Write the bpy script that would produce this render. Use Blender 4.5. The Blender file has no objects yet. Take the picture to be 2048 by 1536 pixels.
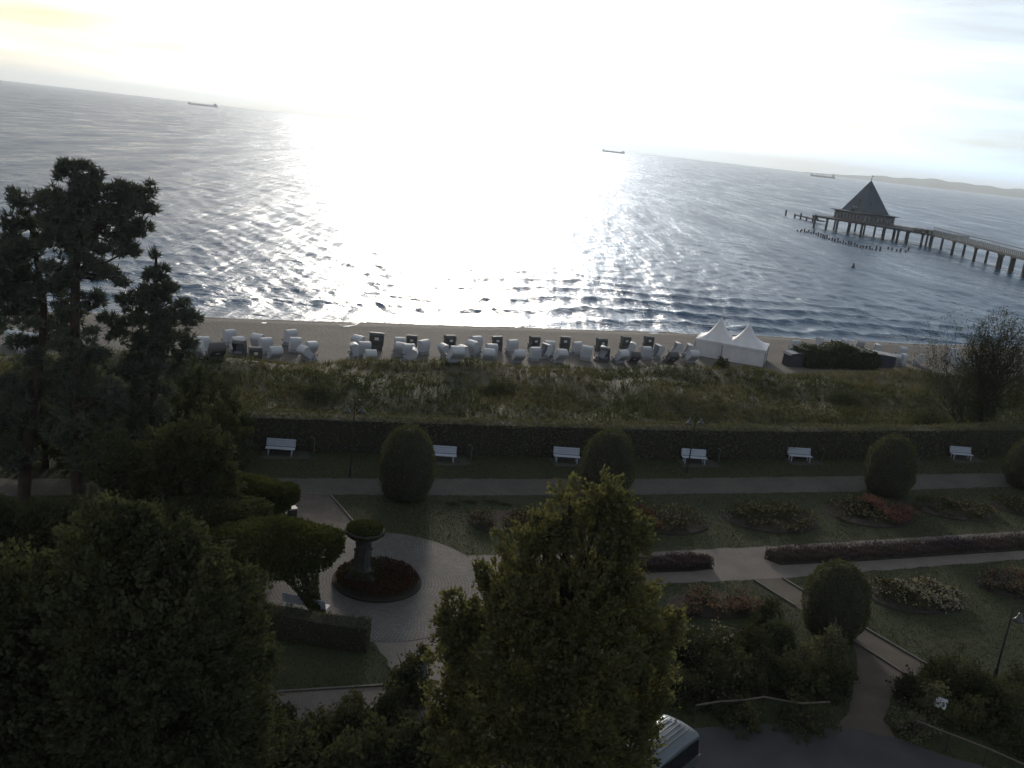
import bpy, bmesh, math, random
import numpy as np
from mathutils import Vector, Matrix
S = bpy.context.scene
COL = S.collection
rng = np.random.default_rng(7)
random.seed(7)
R = math.radians
# ------------------------------------------------------------------ camera
FPX, CAMH = 1850.0, 21.0                      # focal length in px of a 2048 px wide picture
TH, PITCH = R(6.53), math.atan(491 / 1850.0)
fw = np.array((0, math.cos(PITCH), -math.sin(PITCH)))
_r0 = np.array((1.0, 0, 0)); _u0 = np.array((0, math.sin(PITCH), math.cos(PITCH)))
cr = math.cos(TH) * _r0 + math.sin(TH) * _u0
cu = math.cos(TH) * _u0 - math.sin(TH) * _r0
cd = bpy.data.cameras.new('camera'); cam = bpy.data.objects.new('camera', cd); COL.objects.link(cam)
cd.sensor_fit = 'HORIZONTAL'; cd.sensor_width = 36; cd.lens = 36 * FPX / 2048
cd.clip_start = 0.5; cd.clip_end = 90000
M = Matrix(((cr[0], cu[0], -fw[0], 0), (cr[1], cu[1], -fw[1], 0), (cr[2], cu[2], -fw[2], CAMH), (0, 0, 0, 1)))
cam.matrix_world = M
S.camera = cam
# ------------------------------------------------------------------ light
VEIL = 12.5
SUN_AZ, SUN_EL = R(-4.7), R(12.5)             # azimuth from +Y towards +X
w = bpy.data.worlds.new('World'); S.world = w; w.use_nodes = True
nt = w.node_tree; nt.nodes.clear()
def wn(t, **k):
    n = nt.nodes.new(t)
    for a, b in k.items(): setattr(n, a, b)
    return n
sky = wn('ShaderNodeTexSky', sky_type='NISHITA', sun_disc=False)
sky.sun_elevation = SUN_EL; sky.sun_rotation = SUN_AZ
sky.altitude = 20; sky.air_density = 1.0; sky.dust_density = 2.2; sky.ozone_density = 1.5
L = nt.links.new
# high broken cloud: the sky's own light greyed where the cloud lies, brighter low down where the veil is seen edge on
geo = wn('ShaderNodeTexCoord')
mp = wn('ShaderNodeMapping'); mp.inputs['Scale'].default_value = (1.0, 1.0, 9.0)
cn = wn('ShaderNodeTexNoise'); cn.inputs['Scale'].default_value = 3.1; cn.inputs['Detail'].default_value = 7; cn.inputs['Roughness'].default_value = .55
cover = wn('ShaderNodeMapRange'); cover.inputs['From Min'].default_value = .36; cover.inputs['From Max'].default_value = .64
cover.inputs['To Min'].default_value = .3; cover.inputs['To Max'].default_value = 1.0
bw = wn('ShaderNodeRGBToBW')
tint = wn('ShaderNodeMixRGB', blend_type='MULTIPLY'); tint.inputs[0].default_value = 1; tint.inputs[2].default_value = (.86, 1.0, 1.2, 1)
grey = wn('ShaderNodeMixRGB', blend_type='MIX')
sep = wn('ShaderNodeSeparateXYZ')
low = wn('ShaderNodeMapRange'); low.inputs['From Min'].default_value = 0; low.inputs['From Max'].default_value = .40
low.inputs['To Min'].default_value = 1.8; low.inputs['To Max'].default_value = .5
mul = wn('ShaderNodeMixRGB', blend_type='MULTIPLY'); mul.inputs[0].default_value = 1
bg = wn('ShaderNodeBackground'); bg.inputs['Strength'].default_value = 0.12
out = wn('ShaderNodeOutputWorld')
L(geo.outputs['Generated'], mp.inputs[0]); L(mp.outputs[0], cn.inputs['Vector']); L(cn.outputs['Fac'], cover.inputs['Value'])
L(sky.outputs[0], bw.inputs[0]); L(bw.outputs[0], tint.inputs[1])
L(cover.outputs[0], grey.inputs[0]); L(sky.outputs[0], grey.inputs[1]); L(tint.outputs[0], grey.inputs[2])
L(geo.outputs['Generated'], sep.inputs[0]); L(sep.outputs['Z'], low.inputs['Value'])
L(grey.outputs[0], mul.inputs[1]); L(low.outputs[0], mul.inputs[2])
# thin veil round the sun scatters its light forward: a wide bright glow
dot = wn('ShaderNodeVectorMath', operation='DOT_PRODUCT'); dot.inputs[1].default_value = (math.sin(SUN_AZ) * math.cos(SUN_EL), math.cos(SUN_AZ) * math.cos(SUN_EL), math.sin(SUN_EL))
pw = wn('ShaderNodeMath', operation='POWER', use_clamp=True); pw.inputs[1].default_value = 170
gl = wn('ShaderNodeMath', operation='MULTIPLY_ADD'); gl.inputs[1].default_value = 16.0; gl.inputs[2].default_value = 1.0
glow = wn('ShaderNodeMixRGB', blend_type='MULTIPLY'); glow.inputs[0].default_value = 1
L(geo.outputs['Generated'], dot.inputs[0]); L(dot.outputs['Value'], pw.inputs[0]); L(pw.outputs[0], gl.inputs[0])
L(mul.outputs[0], glow.inputs[1]); L(gl.outputs[0], glow.inputs[2])
# light of the thin cloud layer itself, coming from all over the sky
veil = wn('ShaderNodeMixRGB', blend_type='ADD'); veil.inputs[0].default_value = 1
vc = wn('ShaderNodeMixRGB', blend_type='MULTIPLY'); vc.inputs[0].default_value = 1; vc.inputs[1].default_value = (VEIL * .93, VEIL, VEIL * 1.09, 1)
vh = wn('ShaderNodeMapRange'); vh.inputs['From Min'].default_value = 0; vh.inputs['From Max'].default_value = .35; vh.inputs['To Min'].default_value = 1.7; vh.inputs['To Max'].default_value = 1.0
vm = wn('ShaderNodeMath', operation='MULTIPLY'); L(sep.outputs['Z'], vh.inputs['Value']); L(vh.outputs[0], vm.inputs[0]); L(cover.outputs[0], vm.inputs[1]); L(vm.outputs[0], vc.inputs[2]); L(glow.outputs[0], veil.inputs[1]); L(vc.outputs[0], veil.inputs[2])
# low down the sky is warm to the left of the sun and clear pale blue to the right
sx = wn('ShaderNodeMapRange', interpolation_type='SMOOTHSTEP'); sx.inputs['From Min'].default_value = -.5; sx.inputs['From Max'].default_value = .16
tn = wn('ShaderNodeMixRGB', blend_type='MIX'); tn.inputs[1].default_value = (1.0, .84, .56, 1); tn.inputs[2].default_value = (.82, 1.0, 1.14, 1)
hz_ = wn('ShaderNodeMapRange', interpolation_type='SMOOTHSTEP'); hz_.inputs['From Min'].default_value = .02; hz_.inputs['From Max'].default_value = .20; hz_.inputs['To Min'].default_value = .8; hz_.inputs['To Max'].default_value = .12
tm = wn('ShaderNodeMixRGB', blend_type='MULTIPLY')
L(sep.outputs['X'], sx.inputs['Value']); L(sx.outputs[0], tn.inputs[0]); L(sep.outputs['Z'], hz_.inputs['Value']); L(hz_.outputs[0], tm.inputs[0])
L(veil.outputs[0], tm.inputs[1]); L(tn.outputs[0], tm.inputs[2]); L(tm.outputs[0], bg.inputs[0]); L(bg.outputs[0], out.inputs[0])
sl = bpy.data.lights.new('sun', 'SUN'); sl.energy = 4.8; sl.angle = R(4.0); sl.color = (1.0, .84, .64)
sun = bpy.data.objects.new('sun', sl); COL.objects.link(sun)
sd = Vector((math.sin(SUN_AZ) * math.cos(SUN_EL), math.cos(SUN_AZ) * math.cos(SUN_EL), math.sin(SUN_EL)))
sun.rotation_euler = sd.to_track_quat('Z', 'Y').to_euler(); sun.location = (0, 60, 80)
S.view_settings.view_transform = 'Standard'; S.view_settings.look = 'None'
S.view_settings.gamma = 1; S.view_settings.use_curve_mapping = False
S.view_settings.exposure = -1.65
S.cycles.max_bounces = 6; S.cycles.diffuse_bounces = 3; S.cycles.glossy_bounces = 3
S.cycles.transmission_bounces = 3; S.cycles.volume_bounces = 1; S.cycles.transparent_max_bounces = 6
S.cycles.use_denoising = True
S.cycles.sample_clamp_indirect = 6
# ------------------------------------------------------------------ helpers
def P(px, py, z=0.0):
    d = (px - 1024) * cr - (py - 768) * cu + FPX * fw
    t = (z - CAMH) / d[2]
    return np.array((0, 0, CAMH)) + t * d
T = np.array((math.sin(R(70)), math.cos(R(70)))); N = np.array((-T[1], T[0]))   # along / across the promenade
def W(s, n, z=0.0): return np.array((s * T[0] + n * N[0], s * T[1] + n * N[1], z))
def SN(p): return float(p[0] * T[0] + p[1] * T[1]), float(p[0] * N[0] + p[1] * N[1])
ROTP = math.atan2(T[1], T[0])                  # world angle of the promenade direction
def clampf(x, a, b): return max(a, min(b, x))
def sm(x): x = np.clip(x, 0, 1); return x * x * (3 - 2 * x)
def shore_n(s): return 119.3 + 3.3 * sm(s / 50.0) + .5 * np.sin(s * .09 + 1) + .25 * np.sin(s * .31)
def terrain(s, n):
    """height of the land for arrays s, n"""
    crest = 80.5 + .02 * (s - 28)
    d = n - shore_n(s)
    z = -3.5 * sm((n - crest) / 7.0) - .7 * np.clip((n - crest - 9) / 32.0, 0, 1) - 3.2 * np.clip(d / 18.0, 0, 1)
    z = z - .8 * sm((d + 7) / 7)
    bump = .35 * np.sin(s * .23 + n * .11) * np.sin(n * .31 + 1.3) + .2 * np.sin(s * .61 - n * .4)
    z = z + bump * sm((n - 59) / 5) * (1 - sm((n - crest) / 4))
    return z
def tz(p):
    s, n = SN(p); return float(terrain(np.array(s), np.array(n)))
def PT(px, py):
    """point of the land under a pixel"""
    z = 0.0
    for _ in range(12):
        p = P(px, py, z); z = .5 * z + .5 * tz(p)
    return P(px, py, z)
# ---- materials
MATS = {}
def nodes(name):
    m = bpy.data.materials.new(name); m.use_nodes = True; n = m.node_tree.nodes; l = m.node_tree.links
    return m, n, l, n['Principled BSDF']
def mat(name, c, rough=.8, c2=None, scale=3.0, bump=0.0, bscale=None, metal=0.0, spec=.5, detail=5, coord='Object', dist=.02):
    if name in MATS: return MATS[name]
    m, n, l, b = nodes(name)
    b.inputs['Roughness'].default_value = rough; b.inputs['Metallic'].default_value = metal
    b.inputs['Specular IOR Level'].default_value = spec
    tc = n.new('ShaderNodeTexCoord'); no = n.new('ShaderNodeTexNoise'); no.inputs['Scale'].default_value = scale; no.inputs['Detail'].default_value = detail
    l.new(tc.outputs[coord], no.inputs['Vector'])
    if c2 is None: c2 = tuple(x * .75 for x in c)
    mx = n.new('ShaderNodeMixRGB'); mx.inputs[1].default_value = (*c, 1); mx.inputs[2].default_value = (*c2, 1)
    rp = n.new('ShaderNodeValToRGB'); rp.color_ramp.elements[0].position = .35; rp.color_ramp.elements[1].position = .65
    l.new(no.outputs['Fac'], rp.inputs[0]); l.new(rp.outputs[0], mx.inputs[0]); l.new(mx.outputs[0], b.inputs['Base Color'])
    if bump:
        n2 = n.new('ShaderNodeTexNoise'); n2.inputs['Scale'].default_value = bscale or scale * 5; n2.inputs['Detail'].default_value = 4
        bp = n.new('ShaderNodeBump'); bp.inputs['Strength'].default_value = bump; bp.inputs['Distance'].default_value = dist
        l.new(tc.outputs[coord], n2.inputs['Vector']); l.new(n2.outputs['Fac'], bp.inputs['Height']); l.new(bp.outputs[0], b.inputs['Normal'])
    MATS[name] = m; return m
def leafmat(name, c, c2, trans=.35, scale=.6):
    """leaf: diffuse on both sides and light coming through"""
    if name in MATS: return MATS[name]
    m = bpy.data.materials.new(name); m.use_nodes = True; n = m.node_tree.nodes; l = m.node_tree.links; n.clear()
    o = n.new('ShaderNodeOutputMaterial'); mixs = n.new('ShaderNodeMixShader'); mixs.inputs[0].default_value = trans
    d = n.new('ShaderNodeBsdfDiffuse'); t = n.new('ShaderNodeBsdfTranslucent')
    tc = n.new('ShaderNodeTexCoord'); no = n.new('ShaderNodeTexNoise'); no.inputs['Scale'].default_value = scale; no.inputs['Detail'].default_value = 3
    n2 = n.new('ShaderNodeTexNoise'); n2.inputs['Scale'].default_value = 9; n2.inputs['Detail'].default_value = 1
    ad = n.new('ShaderNodeMath'); ad.operation = 'ADD'; hf = n.new('ShaderNodeMath'); hf.operation = 'MULTIPLY_ADD'; hf.inputs[1].default_value = 2.2; hf.inputs[2].default_value = -1.7; hf.use_clamp = True
    mx = n.new('ShaderNodeMixRGB'); mx.inputs[1].default_value = (*c, 1); mx.inputs[2].default_value = (*c2, 1)
    l.new(tc.outputs['Object'], no.inputs['Vector']); l.new(tc.outputs['Object'], n2.inputs['Vector'])
    l.new(no.outputs['Fac'], ad.inputs[0]); l.new(n2.outputs['Fac'], ad.inputs[1]); l.new(ad.outputs[0], hf.inputs[0]); l.new(hf.outputs[0], mx.inputs[0])
    tr = n.new('ShaderNodeMixRGB'); tr.blend_type = 'MULTIPLY'; tr.inputs[0].default_value = 1; tr.inputs[2].default_value = (1.35, 1.4, .75, 1)
    l.new(mx.outputs[0], d.inputs[0]); l.new(mx.outputs[0], tr.inputs[1]); l.new(tr.outputs[0], t.inputs[0])
    l.new(d.outputs[0], mixs.inputs[1]); l.new(t.outputs[0], mixs.inputs[2]); l.new(mixs.outputs[0], o.inputs[0])
    MATS[name] = m; return m
# ---- mesh helpers
def link(name, me, parent=None, loc=None, rz=None, kind=None):
    o = bpy.data.objects.new(name, me); COL.objects.link(o)
    if parent: o.parent = parent
    if loc is not None: o.location = tuple(float(v) for v in loc)
    if rz is not None: o.rotation_euler = (0, 0, rz)
    if kind: o['kind'] = kind
    return o
def npmesh(name, V, F, mats, midx=None, smooth=False):
    """V (n,3), F (m,k) arrays -> mesh"""
    me = bpy.data.meshes.new(name); V = np.asarray(V, np.float32); F = np.asarray(F, np.int32)
    k = F.shape[1]; me.vertices.add(len(V)); me.vertices.foreach_set('co', V.ravel())
    me.loops.add(F.size); me.loops.foreach_set('vertex_index', F.ravel())
    me.polygons.add(len(F)); me.polygons.foreach_set('loop_start', np.arange(0, F.size, k, dtype=np.int32))
    if midx is not None: me.polygons.foreach_set('material_index', np.asarray(midx, np.int32))
    if smooth: me.polygons.foreach_set('use_smooth', np.ones(len(F), bool))
    for m in (mats if isinstance(mats, (list, tuple)) else [mats]): me.materials.append(m)
    me.update(calc_edges=True); me.validate(); return me
class MB:
    def __init__(s): s.v = []; s.f = []; s.m = []; s.mats = []
    def mi(s, m):
        if m not in s.mats: s.mats.append(m)
        return s.mats.index(m)
    def add(s, vs, fs, m):
        k = len(s.v); s.v += [tuple(float(c) for c in v) for v in vs]; i = s.mi(m)
        for f in fs: s.f.append([k + a for a in f]); s.m.append(i)
    def box(s, c, d, m, rot=None, taper=1.0):
        vs = []
        for z in (-1, 1):
            t = taper if z > 0 else 1.0
            for x, y in ((-1, -1), (1, -1), (1, 1), (-1, 1)): vs.append(Vector((x * d[0] / 2 * t, y * d[1] / 2 * t, z * d[2] / 2)))
        if rot is not None: vs = [rot @ v for v in vs]
        vs = [v + Vector(c) for v in vs]
        s.add(vs, [(0, 3, 2, 1), (4, 5, 6, 7), (0, 1, 5, 4), (1, 2, 6, 5), (2, 3, 7, 6), (3, 0, 4, 7)], m)
    def tube(s, a, b, r0, m, r1=None, n=8, cap=True):
        a = Vector(a); b = Vector(b); r1 = r0 if r1 is None else r1; d = (b - a)
        if d.length < 1e-6: return
        q = d.to_track_quat('Z', 'Y'); vs = []
        for p, r in ((a, r0), (b, r1)):
            for i in range(n): vs.append(p + q @ Vector((r * math.cos(2 * math.pi * i / n), r * math.sin(2 * math.pi * i / n), 0)))
        fs = [(i, (i + 1) % n, n + (i + 1) % n, n + i) for i in range(n)]
        if cap: fs += [tuple(range(n - 1, -1, -1)), tuple(range(n, 2 * n))]
        s.add(vs, fs, m)
    def path(s, pts, r, m, n=6):
        for i in range(len(pts) - 1):
            ra, rb = (r[i], r[i + 1]) if isinstance(r, (list, tuple)) else (r, r)
            s.tube(pts[i], pts[i + 1], ra, m, rb, n)
    def lathe(s, prof, m, c=(0, 0, 0), n=16):
        vs = []; k = len(prof)
        for i in range(n):
            a = 2 * math.pi * i / n
            for r, z in prof: vs.append((c[0] + r * math.cos(a), c[1] + r * math.sin(a), c[2] + z))
        fs = [(i * k + j, ((i + 1) % n) * k + j, ((i + 1) % n) * k + j + 1, i * k + j + 1) for i in range(n) for j in range(k - 1)]
        s.add(vs, fs, m)
    def extr(s, poly, y0, y1, m):
        """closed xz profile extruded along y"""
        k = len(poly); vs = [(x, y0, z) for x, z in poly] + [(x, y1, z) for x, z in poly]
        s.add(vs, [tuple(range(k)), tuple(range(2 * k - 1, k - 1, -1))] + [(i, k + i, k + (i + 1) % k, (i + 1) % k) for i in range(k)], m)
    def build(s, name, parent=None, loc=None, rz=None, kind=None, smooth=False, bevel=0):
        me = bpy.data.meshes.new(name); me.from_pydata(s.v, [], s.f)
        for m in s.mats: me.materials.append(m)
        me.polygons.foreach_set('material_index', s.m)
        if smooth: me.polygons.foreach_set('use_smooth', [True] * len(s.f))
        me.update()
        bm = bmesh.new(); bm.from_mesh(me)
        if smooth: bmesh.ops.remove_doubles(bm, verts=bm.verts, dist=1e-5)
        bmesh.ops.recalc_face_normals(bm, faces=bm.faces)
        if bevel: bmesh.ops.bevel(bm, geom=bm.edges[:], offset=bevel, segments=1, affect='EDGES')
        bm.to_mesh(me); bm.free()
        return link(name, me, parent, loc, rz, kind)
def tag(o, label, cat, group=None):
    o['label'] = label; o['category'] = cat
    if group: o['group'] = group
    return o
def thing(name, label, cat, loc=(0, 0, 0), rz=0.0, group=None):
    o = bpy.data.objects.new(name, None); o.empty_display_size = .3; COL.objects.link(o)
    o.location = tuple(float(v) for v in loc); o.rotation_euler = (0, 0, rz); return tag(o, label, cat, group)
def copy_tree(o, parent=None):
    c = o.copy(); COL.objects.link(c); c.parent = parent
    for ch in o.children: copy_tree(ch, c)
    return c
EXCL = []
def sheet(name, pts, z, m, kind='structure'):
    q = []
    for a, b in zip(pts, pts[1:] + pts[:1]):
        d = np.array(b[:2]) - np.array(a[:2]); Ld = np.hypot(*d); k = int(min(Ld, 90) / .45); nn_ = np.array((-d[1], d[0])) / max(Ld, .01); q.append(np.array(a[:2]))
        for i in range(1, k): q.append(np.array(a[:2]) + d * i / k + nn_ * (.035 * math.sin(i * 1.7) + .03 * rng.normal()))
    pts = q
    EXCL.append(np.array([p[:2] for p in pts]))
    return sheet_(name, pts, z, m, kind)
def sheet_(name, pts, z, m, kind='structure'):
    """flat polygon on the ground, pts world xy"""
    mb = MB(); mb.add([(p[0], p[1], z) for p in pts], [tuple(range(len(pts)))], m); o = mb.build(name, kind=kind)
    me = o.data
    if me.polygons[0].normal.z < 0:
        me.flip_normals()
    return o
def px(pts, z=0.0): return [P(a, b, z) for a, b in pts]
# ---- foliage
def unit(v): return v / np.maximum(np.linalg.norm(v, axis=-1, keepdims=True), 1e-9)
def leaves(pts, size, aspect=.6, nb=None, blade=False, rg=rng):
    """random quads at pts; nb = preferred direction (n,3) of the long axis"""
    n = len(pts); a = unit(rg.normal(size=(n, 3)))
    if nb is not None: a = unit(a * .55 + nb)
    b = unit(np.cross(a, rg.normal(size=(n, 3))))
    sz = (size * rg.uniform(.45, 1.5, n))[:, None]
    h = a * sz * .5; wd = b * sz * .5 * aspect
    if blade: V = np.stack([pts - wd, pts + wd, pts + 2 * h], 1); F = np.arange(3 * n).reshape(n, 3)
    else: V = np.stack([pts - h, pts + wd * 1.0 - h * .1, pts + h, pts - wd - h * .1], 1); F = np.arange(4 * n).reshape(n, 4)
    return V.reshape(-1, 3), F
def clump_pts(blobs, nclump, nleaf, spread, shell=.75, rg=rng):
    """blobs rows: x,y,z,rx,ry,rz -> leaf points gathered in clumps near the blob surfaces"""
    B = np.array(blobs, float); vol = (B[:, 3] * B[:, 4] * B[:, 5]) ** (2 / 3); pr = vol / vol.sum()
    k = rg.choice(len(B), nclump, p=pr); d = unit(rg.normal(size=(nclump, 3)))
    r = shell + (1 - shell) * rg.random(nclump) ** .5
    r = np.where(rg.random(nclump) < .2, r * rg.random(nclump), r)
    c = B[k, :3] + d * r[:, None] * B[k, 3:6]
    # every clump is a spray of leaves along a shoot
    sd_ = unit(unit(c - B[k, :3]) + np.array((0, 0, .55)) + rg.normal(size=(nclump, 3)) * .35); ln = spread * rg.uniform(1.2, 3.4, nclump); t_ = rg.random((nclump, nleaf, 1))
    p = (c[:, None] + sd_[:, None] * ln[:, None, None] * (t_ - .3) + rg.normal(size=(nclump, nleaf, 3)) * spread * .62 * (1.15 - .7 * t_)).reshape(-1, 3)
    out_ = np.repeat(unit(c - (B[k, :3] - np.array((0, 0, .3)) * B[k, 3:6])), nleaf, 0)
    return p, out_, np.repeat(np.arange(nclump), nleaf)
# ------------------------------------------------------------------ land
def gridmesh(name, s0, s1, ns, n0, n1, nn, zf, m, kind='structure'):
    s = np.linspace(s0, s1, ns); n = np.linspace(n0, n1, nn); SS, NN = np.meshgrid(s, n)
    Z = zf(SS, NN); X = SS * T[0] + NN * N[0]; Y = SS * T[1] + NN * N[1]
    V = np.stack([X, Y, Z], -1).reshape(-1, 3); i = np.arange((nn - 1) * ns).reshape(nn - 1, ns)[:, :-1].ravel()
    F = np.stack([i, i + 1, i + ns + 1, i + ns], 1)
    return link(name, npmesh(name, V, F, m, smooth=True), kind=kind)
def groundmat(name, stops, scale, scale2, bump, bscale, rough=.9, dist=.05):
    m, n, l, b = nodes(name); b.inputs['Roughness'].default_value = rough; b.inputs['Specular IOR Level'].default_value = .25
    tc = n.new('ShaderNodeTexCoord'); a = n.new('ShaderNodeTexNoise'); a.inputs['Scale'].default_value = scale; a.inputs['Detail'].default_value = 6
    c = n.new('ShaderNodeTexNoise'); c.inputs['Scale'].default_value = scale2; c.inputs['Detail'].default_value = 5
    mm = n.new('ShaderNodeMixRGB'); mm.inputs[0].default_value = .45
    l.new(tc.outputs['Object'], a.inputs[0]); l.new(tc.outputs['Object'], c.inputs[0]); l.new(a.outputs['Fac'], mm.inputs[1]); l.new(c.outputs['Fac'], mm.inputs[2])
    rp = n.new('ShaderNodeValToRGB'); el = rp.color_ramp.elements
    while len(el) < len(stops): el.new(.5)
    for e, (p, col) in zip(el, stops): e.position = p; e.color = (*col, 1)
    l.new(mm.outputs[0], rp.inputs[0]); l.new(rp.outputs[0], b.inputs['Base Color'])
    d = n.new('ShaderNodeTexNoise'); d.inputs['Scale'].default_value = bscale; d.inputs['Detail'].default_value = 5
    bp = n.new('ShaderNodeBump'); bp.inputs['Strength'].default_value = bump; bp.inputs['Distance'].default_value = dist
    l.new(tc.outputs['Object'], d.inputs[0]); l.new(d.outputs['Fac'], bp.inputs['Height']); l.new(bp.outputs[0], b.inputs['Normal'])
    MATS[name] = m; return m
m_lawn = groundmat('lawn_grass', [(.3, (.022, .030, .013)), (.5, (.034, .042, .018)), (.62, (.046, .048, .024)), (.75, (.027, .035, .016))], .35, 6.0, .9, 30)
m_dune = groundmat('dune_soil', [(.3, (.03, .035, .02)), (.5, (.05, .05, .03)), (.66, (.075, .068, .045)), (.8, (.13, .115, .085))], .25, 3.0, .9, 10)
m_sand = groundmat('beach_sand', [(.3, (.08, .073, .066)), (.5, (.108, .098, .087)), (.7, (.14, .126, .11))], .2, 2.5, 1.0, 2.6, dist=.16)
gridmesh('lawn', -60, 160, 111, -25, 59, 43, lambda s, n: s * 0, m_lawn)
gridmesh('dune', -75, 260, 336, 59, 92, 67, terrain, m_dune)
gridmesh('beach', -90, 420, 340, 92, 150, 117, terrain, m_sand)
gridmesh('far_ground', -400, -60, 8, -200, 59, 8, lambda s, n: s * 0 - .02, m_lawn)
gridmesh('far_ground', 160, 900, 8, -200, 59, 8, lambda s, n: s * 0 - .02, m_lawn)
# ------------------------------------------------------------------ sea: a fan that gets coarser with distance, heights from a sum of waves
SEA = -5.0
def wave_h(x, y):
    s = x * T[0] + y * T[1]; n = x * N[0] + y * N[1]; d = np.hypot(x, y)
    wob = 3.5 * np.sin(s * .045 + 1.0) + 1.6 * np.sin(s * .13 + 2.2) + .6 * np.sin(s * .41)
    h = np.zeros_like(x)
    nr = np.clip(1 - (n - 122) / 90, 0, 1)
    # swell rolling in parallel to the beach, steeper close to it
    grp = .45 + .55 * np.sin(s * .035 + n * .05 + .7) * np.sin(n * .021 + s * .012)
    ph = (n + wob) * 2 * math.pi / 9.5
    h += .26 * nr * np.clip(grp + .35, 0, 1.2) * (np.exp(1.6 * (np.sin(ph) - 1)) * 2 - .6)
    r = np.random.default_rng(3)
    for i in range(26):
        lam = 1.3 * 1.18 ** i if i < 14 else 3.0 * r.uniform(1, 6)
        a = R(250 + r.normal() * 34); k = 2 * math.pi / lam
        amp = .0085 * lam ** .8 if lam < 5 else .0045 * lam ** .8
        fade = np.clip(2.2 - d * d / (CAMH + 5) / 925 * 2.2 / lam, 0, 1)
        h += amp * fade * np.sin(k * (x * math.sin(a) + y * math.cos(a)) + r.uniform(0, 7) + 1.2 * np.sin(.05 * x + r.uniform(0, 6)))
    return h
def sea_mesh():
    az = np.radians(np.linspace(-44, 44, 1250)); inv = np.linspace(1 / 95.0, 1 / 20000.0, 760) ; d = 1 / inv
    A, D = np.meshgrid(az, d); X = D * np.sin(A); Y = D * np.cos(A)
    Z = SEA + wave_h(X, Y) * np.clip((X * N[0] + Y * N[1] - 121) / 8, .12, 1)
    V = np.stack([X, Y, Z], -1).reshape(-1, 3); ns = len(az); i = np.arange((len(d) - 1) * ns).reshape(-1, ns)[:, :-1].ravel()
    nn = (V[i, 0] * N[0] + V[i, 1] * N[1]); i = i[nn > 112]
    F = np.stack([i, i + ns, i + ns + 1, i + 1], 1)
    return V, F[:, ::-1]
def seamat():
    m, n, l, b = nodes('sea_water')
    b.inputs['Base Color'].default_value = (.010, .07, .15, 1); b.inputs['Roughness'].default_value = .34; b.inputs['IOR'].default_value = 1.42
    tc = n.new('ShaderNodeTexCoord'); prev = None
    for sc, ax, dist, st in ((.13, (1, .16, 1), 1.3, .9), (.05, (1, .25, 1), 2.4, .8), (.30, (.7, .9, 1), .32, 1), (.9, (.6, 1, 1), .27, 1), (3.0, (.7, 1, 1), .11, 1)):
        mp_ = n.new('ShaderNodeMapping'); mp_.inputs['Rotation'].default_value = (0, 0, R(8)); mp_.inputs['Scale'].default_value = ax
        l.new(tc.outputs['Object'], mp_.inputs[0])
        t = n.new('ShaderNodeTexNoise'); t.inputs['Scale'].default_value = sc; t.inputs['Detail'].default_value = 3; t.inputs['Roughness'].default_value = .65
        bp = n.new('ShaderNodeBump'); bp.inputs['Distance'].default_value = dist; bp.inputs['Strength'].default_value = st
        l.new(mp_.outputs[0], t.inputs[0]); l.new(t.outputs['Fac'], bp.inputs['Height'])
        if prev: l.new(prev.outputs[0], bp.inputs['Normal'])
        prev = bp
    l.new(prev.outputs[0], b.inputs['Normal'])
    # gusts roughen the water in streaks
    for k_, (sc, ax) in enumerate(((.16, (1, .14, 1)), (.045, (1, .22, 1)))):
        mp_ = n.new('ShaderNodeMapping'); mp_.inputs['Scale'].default_value = ax; mp_.inputs['Rotation'].default_value = (0, 0, R(4)); l.new(tc.outputs['Object'], mp_.inputs[0])
        t = n.new('ShaderNodeTexNoise'); t.inputs['Scale'].default_value = sc; t.inputs['Detail'].default_value = 4; t.inputs['Roughness'].default_value = .7; l.new(mp_.outputs[0], t.inputs[0])
        if k_ == 0: t0 = t
    ad = n.new('ShaderNodeMath'); ad.operation = 'ADD'; l.new(t0.outputs['Fac'], ad.inputs[0]); l.new(t.outputs['Fac'], ad.inputs[1])
    mr = n.new('ShaderNodeMapRange'); mr.inputs['From Min'].default_value = .75; mr.inputs['From Max'].default_value = 1.25; mr.inputs['To Min'].default_value = .21; mr.inputs['To Max'].default_value = .38
    l.new(ad.outputs[0], mr.inputs['Value']); l.new(mr.outputs[0], b.inputs['Roughness'])
    return m
V, F = sea_mesh()
m_sea = seamat()
link('sea', npmesh('sea', V, F, m_sea, smooth=True), kind='structure')
# the sea to either side of the fan
def flat(name, poly, z, m): 
    mb = MB(); mb.add([(x, y, z) for x, y in poly], [tuple(range(len(poly)))], m); o = mb.build(name, kind='structure')
    if o.data.polygons[0].normal.z < 0: o.data.flip_normals()
    return o
a = R(44); q = 20000
W1 = W(-500, 121); W2 = W(900, 121)
flat('sea', [(-math.sin(a) * 150, math.cos(a) * 150), (-math.sin(a) * q, math.cos(a) * q), (-q, 0), tuple(W(-q, 121)[:2]), tuple(W(-110, 121)[:2])], SEA, m_sea)
flat('sea', [(math.sin(a) * 260, math.cos(a) * 260), tuple(W(q, 121)[:2]), (q, q * .55), (math.sin(a) * q, math.cos(a) * q)], SEA, m_sea)

hz = MB(); mh = bpy.data.materials.new('haze_air'); mh.use_nodes = True; mh.node_tree.nodes.clear()
_o = mh.node_tree.nodes.new('ShaderNodeOutputMaterial'); _v = mh.node_tree.nodes.new('ShaderNodeVolumePrincipled')
_v.inputs['Density'].default_value = 8e-5; _v.inputs['Color'].default_value = (.88, .95, 1, 1); _v.inputs['Anisotropy'].default_value = .35
mh.node_tree.links.new(_v.outputs[0], _o.inputs['Volume'])
hz.box((0, 9500, 80), (45000, 27000, 240), mh); hz.build('haze', kind='stuff')

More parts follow.
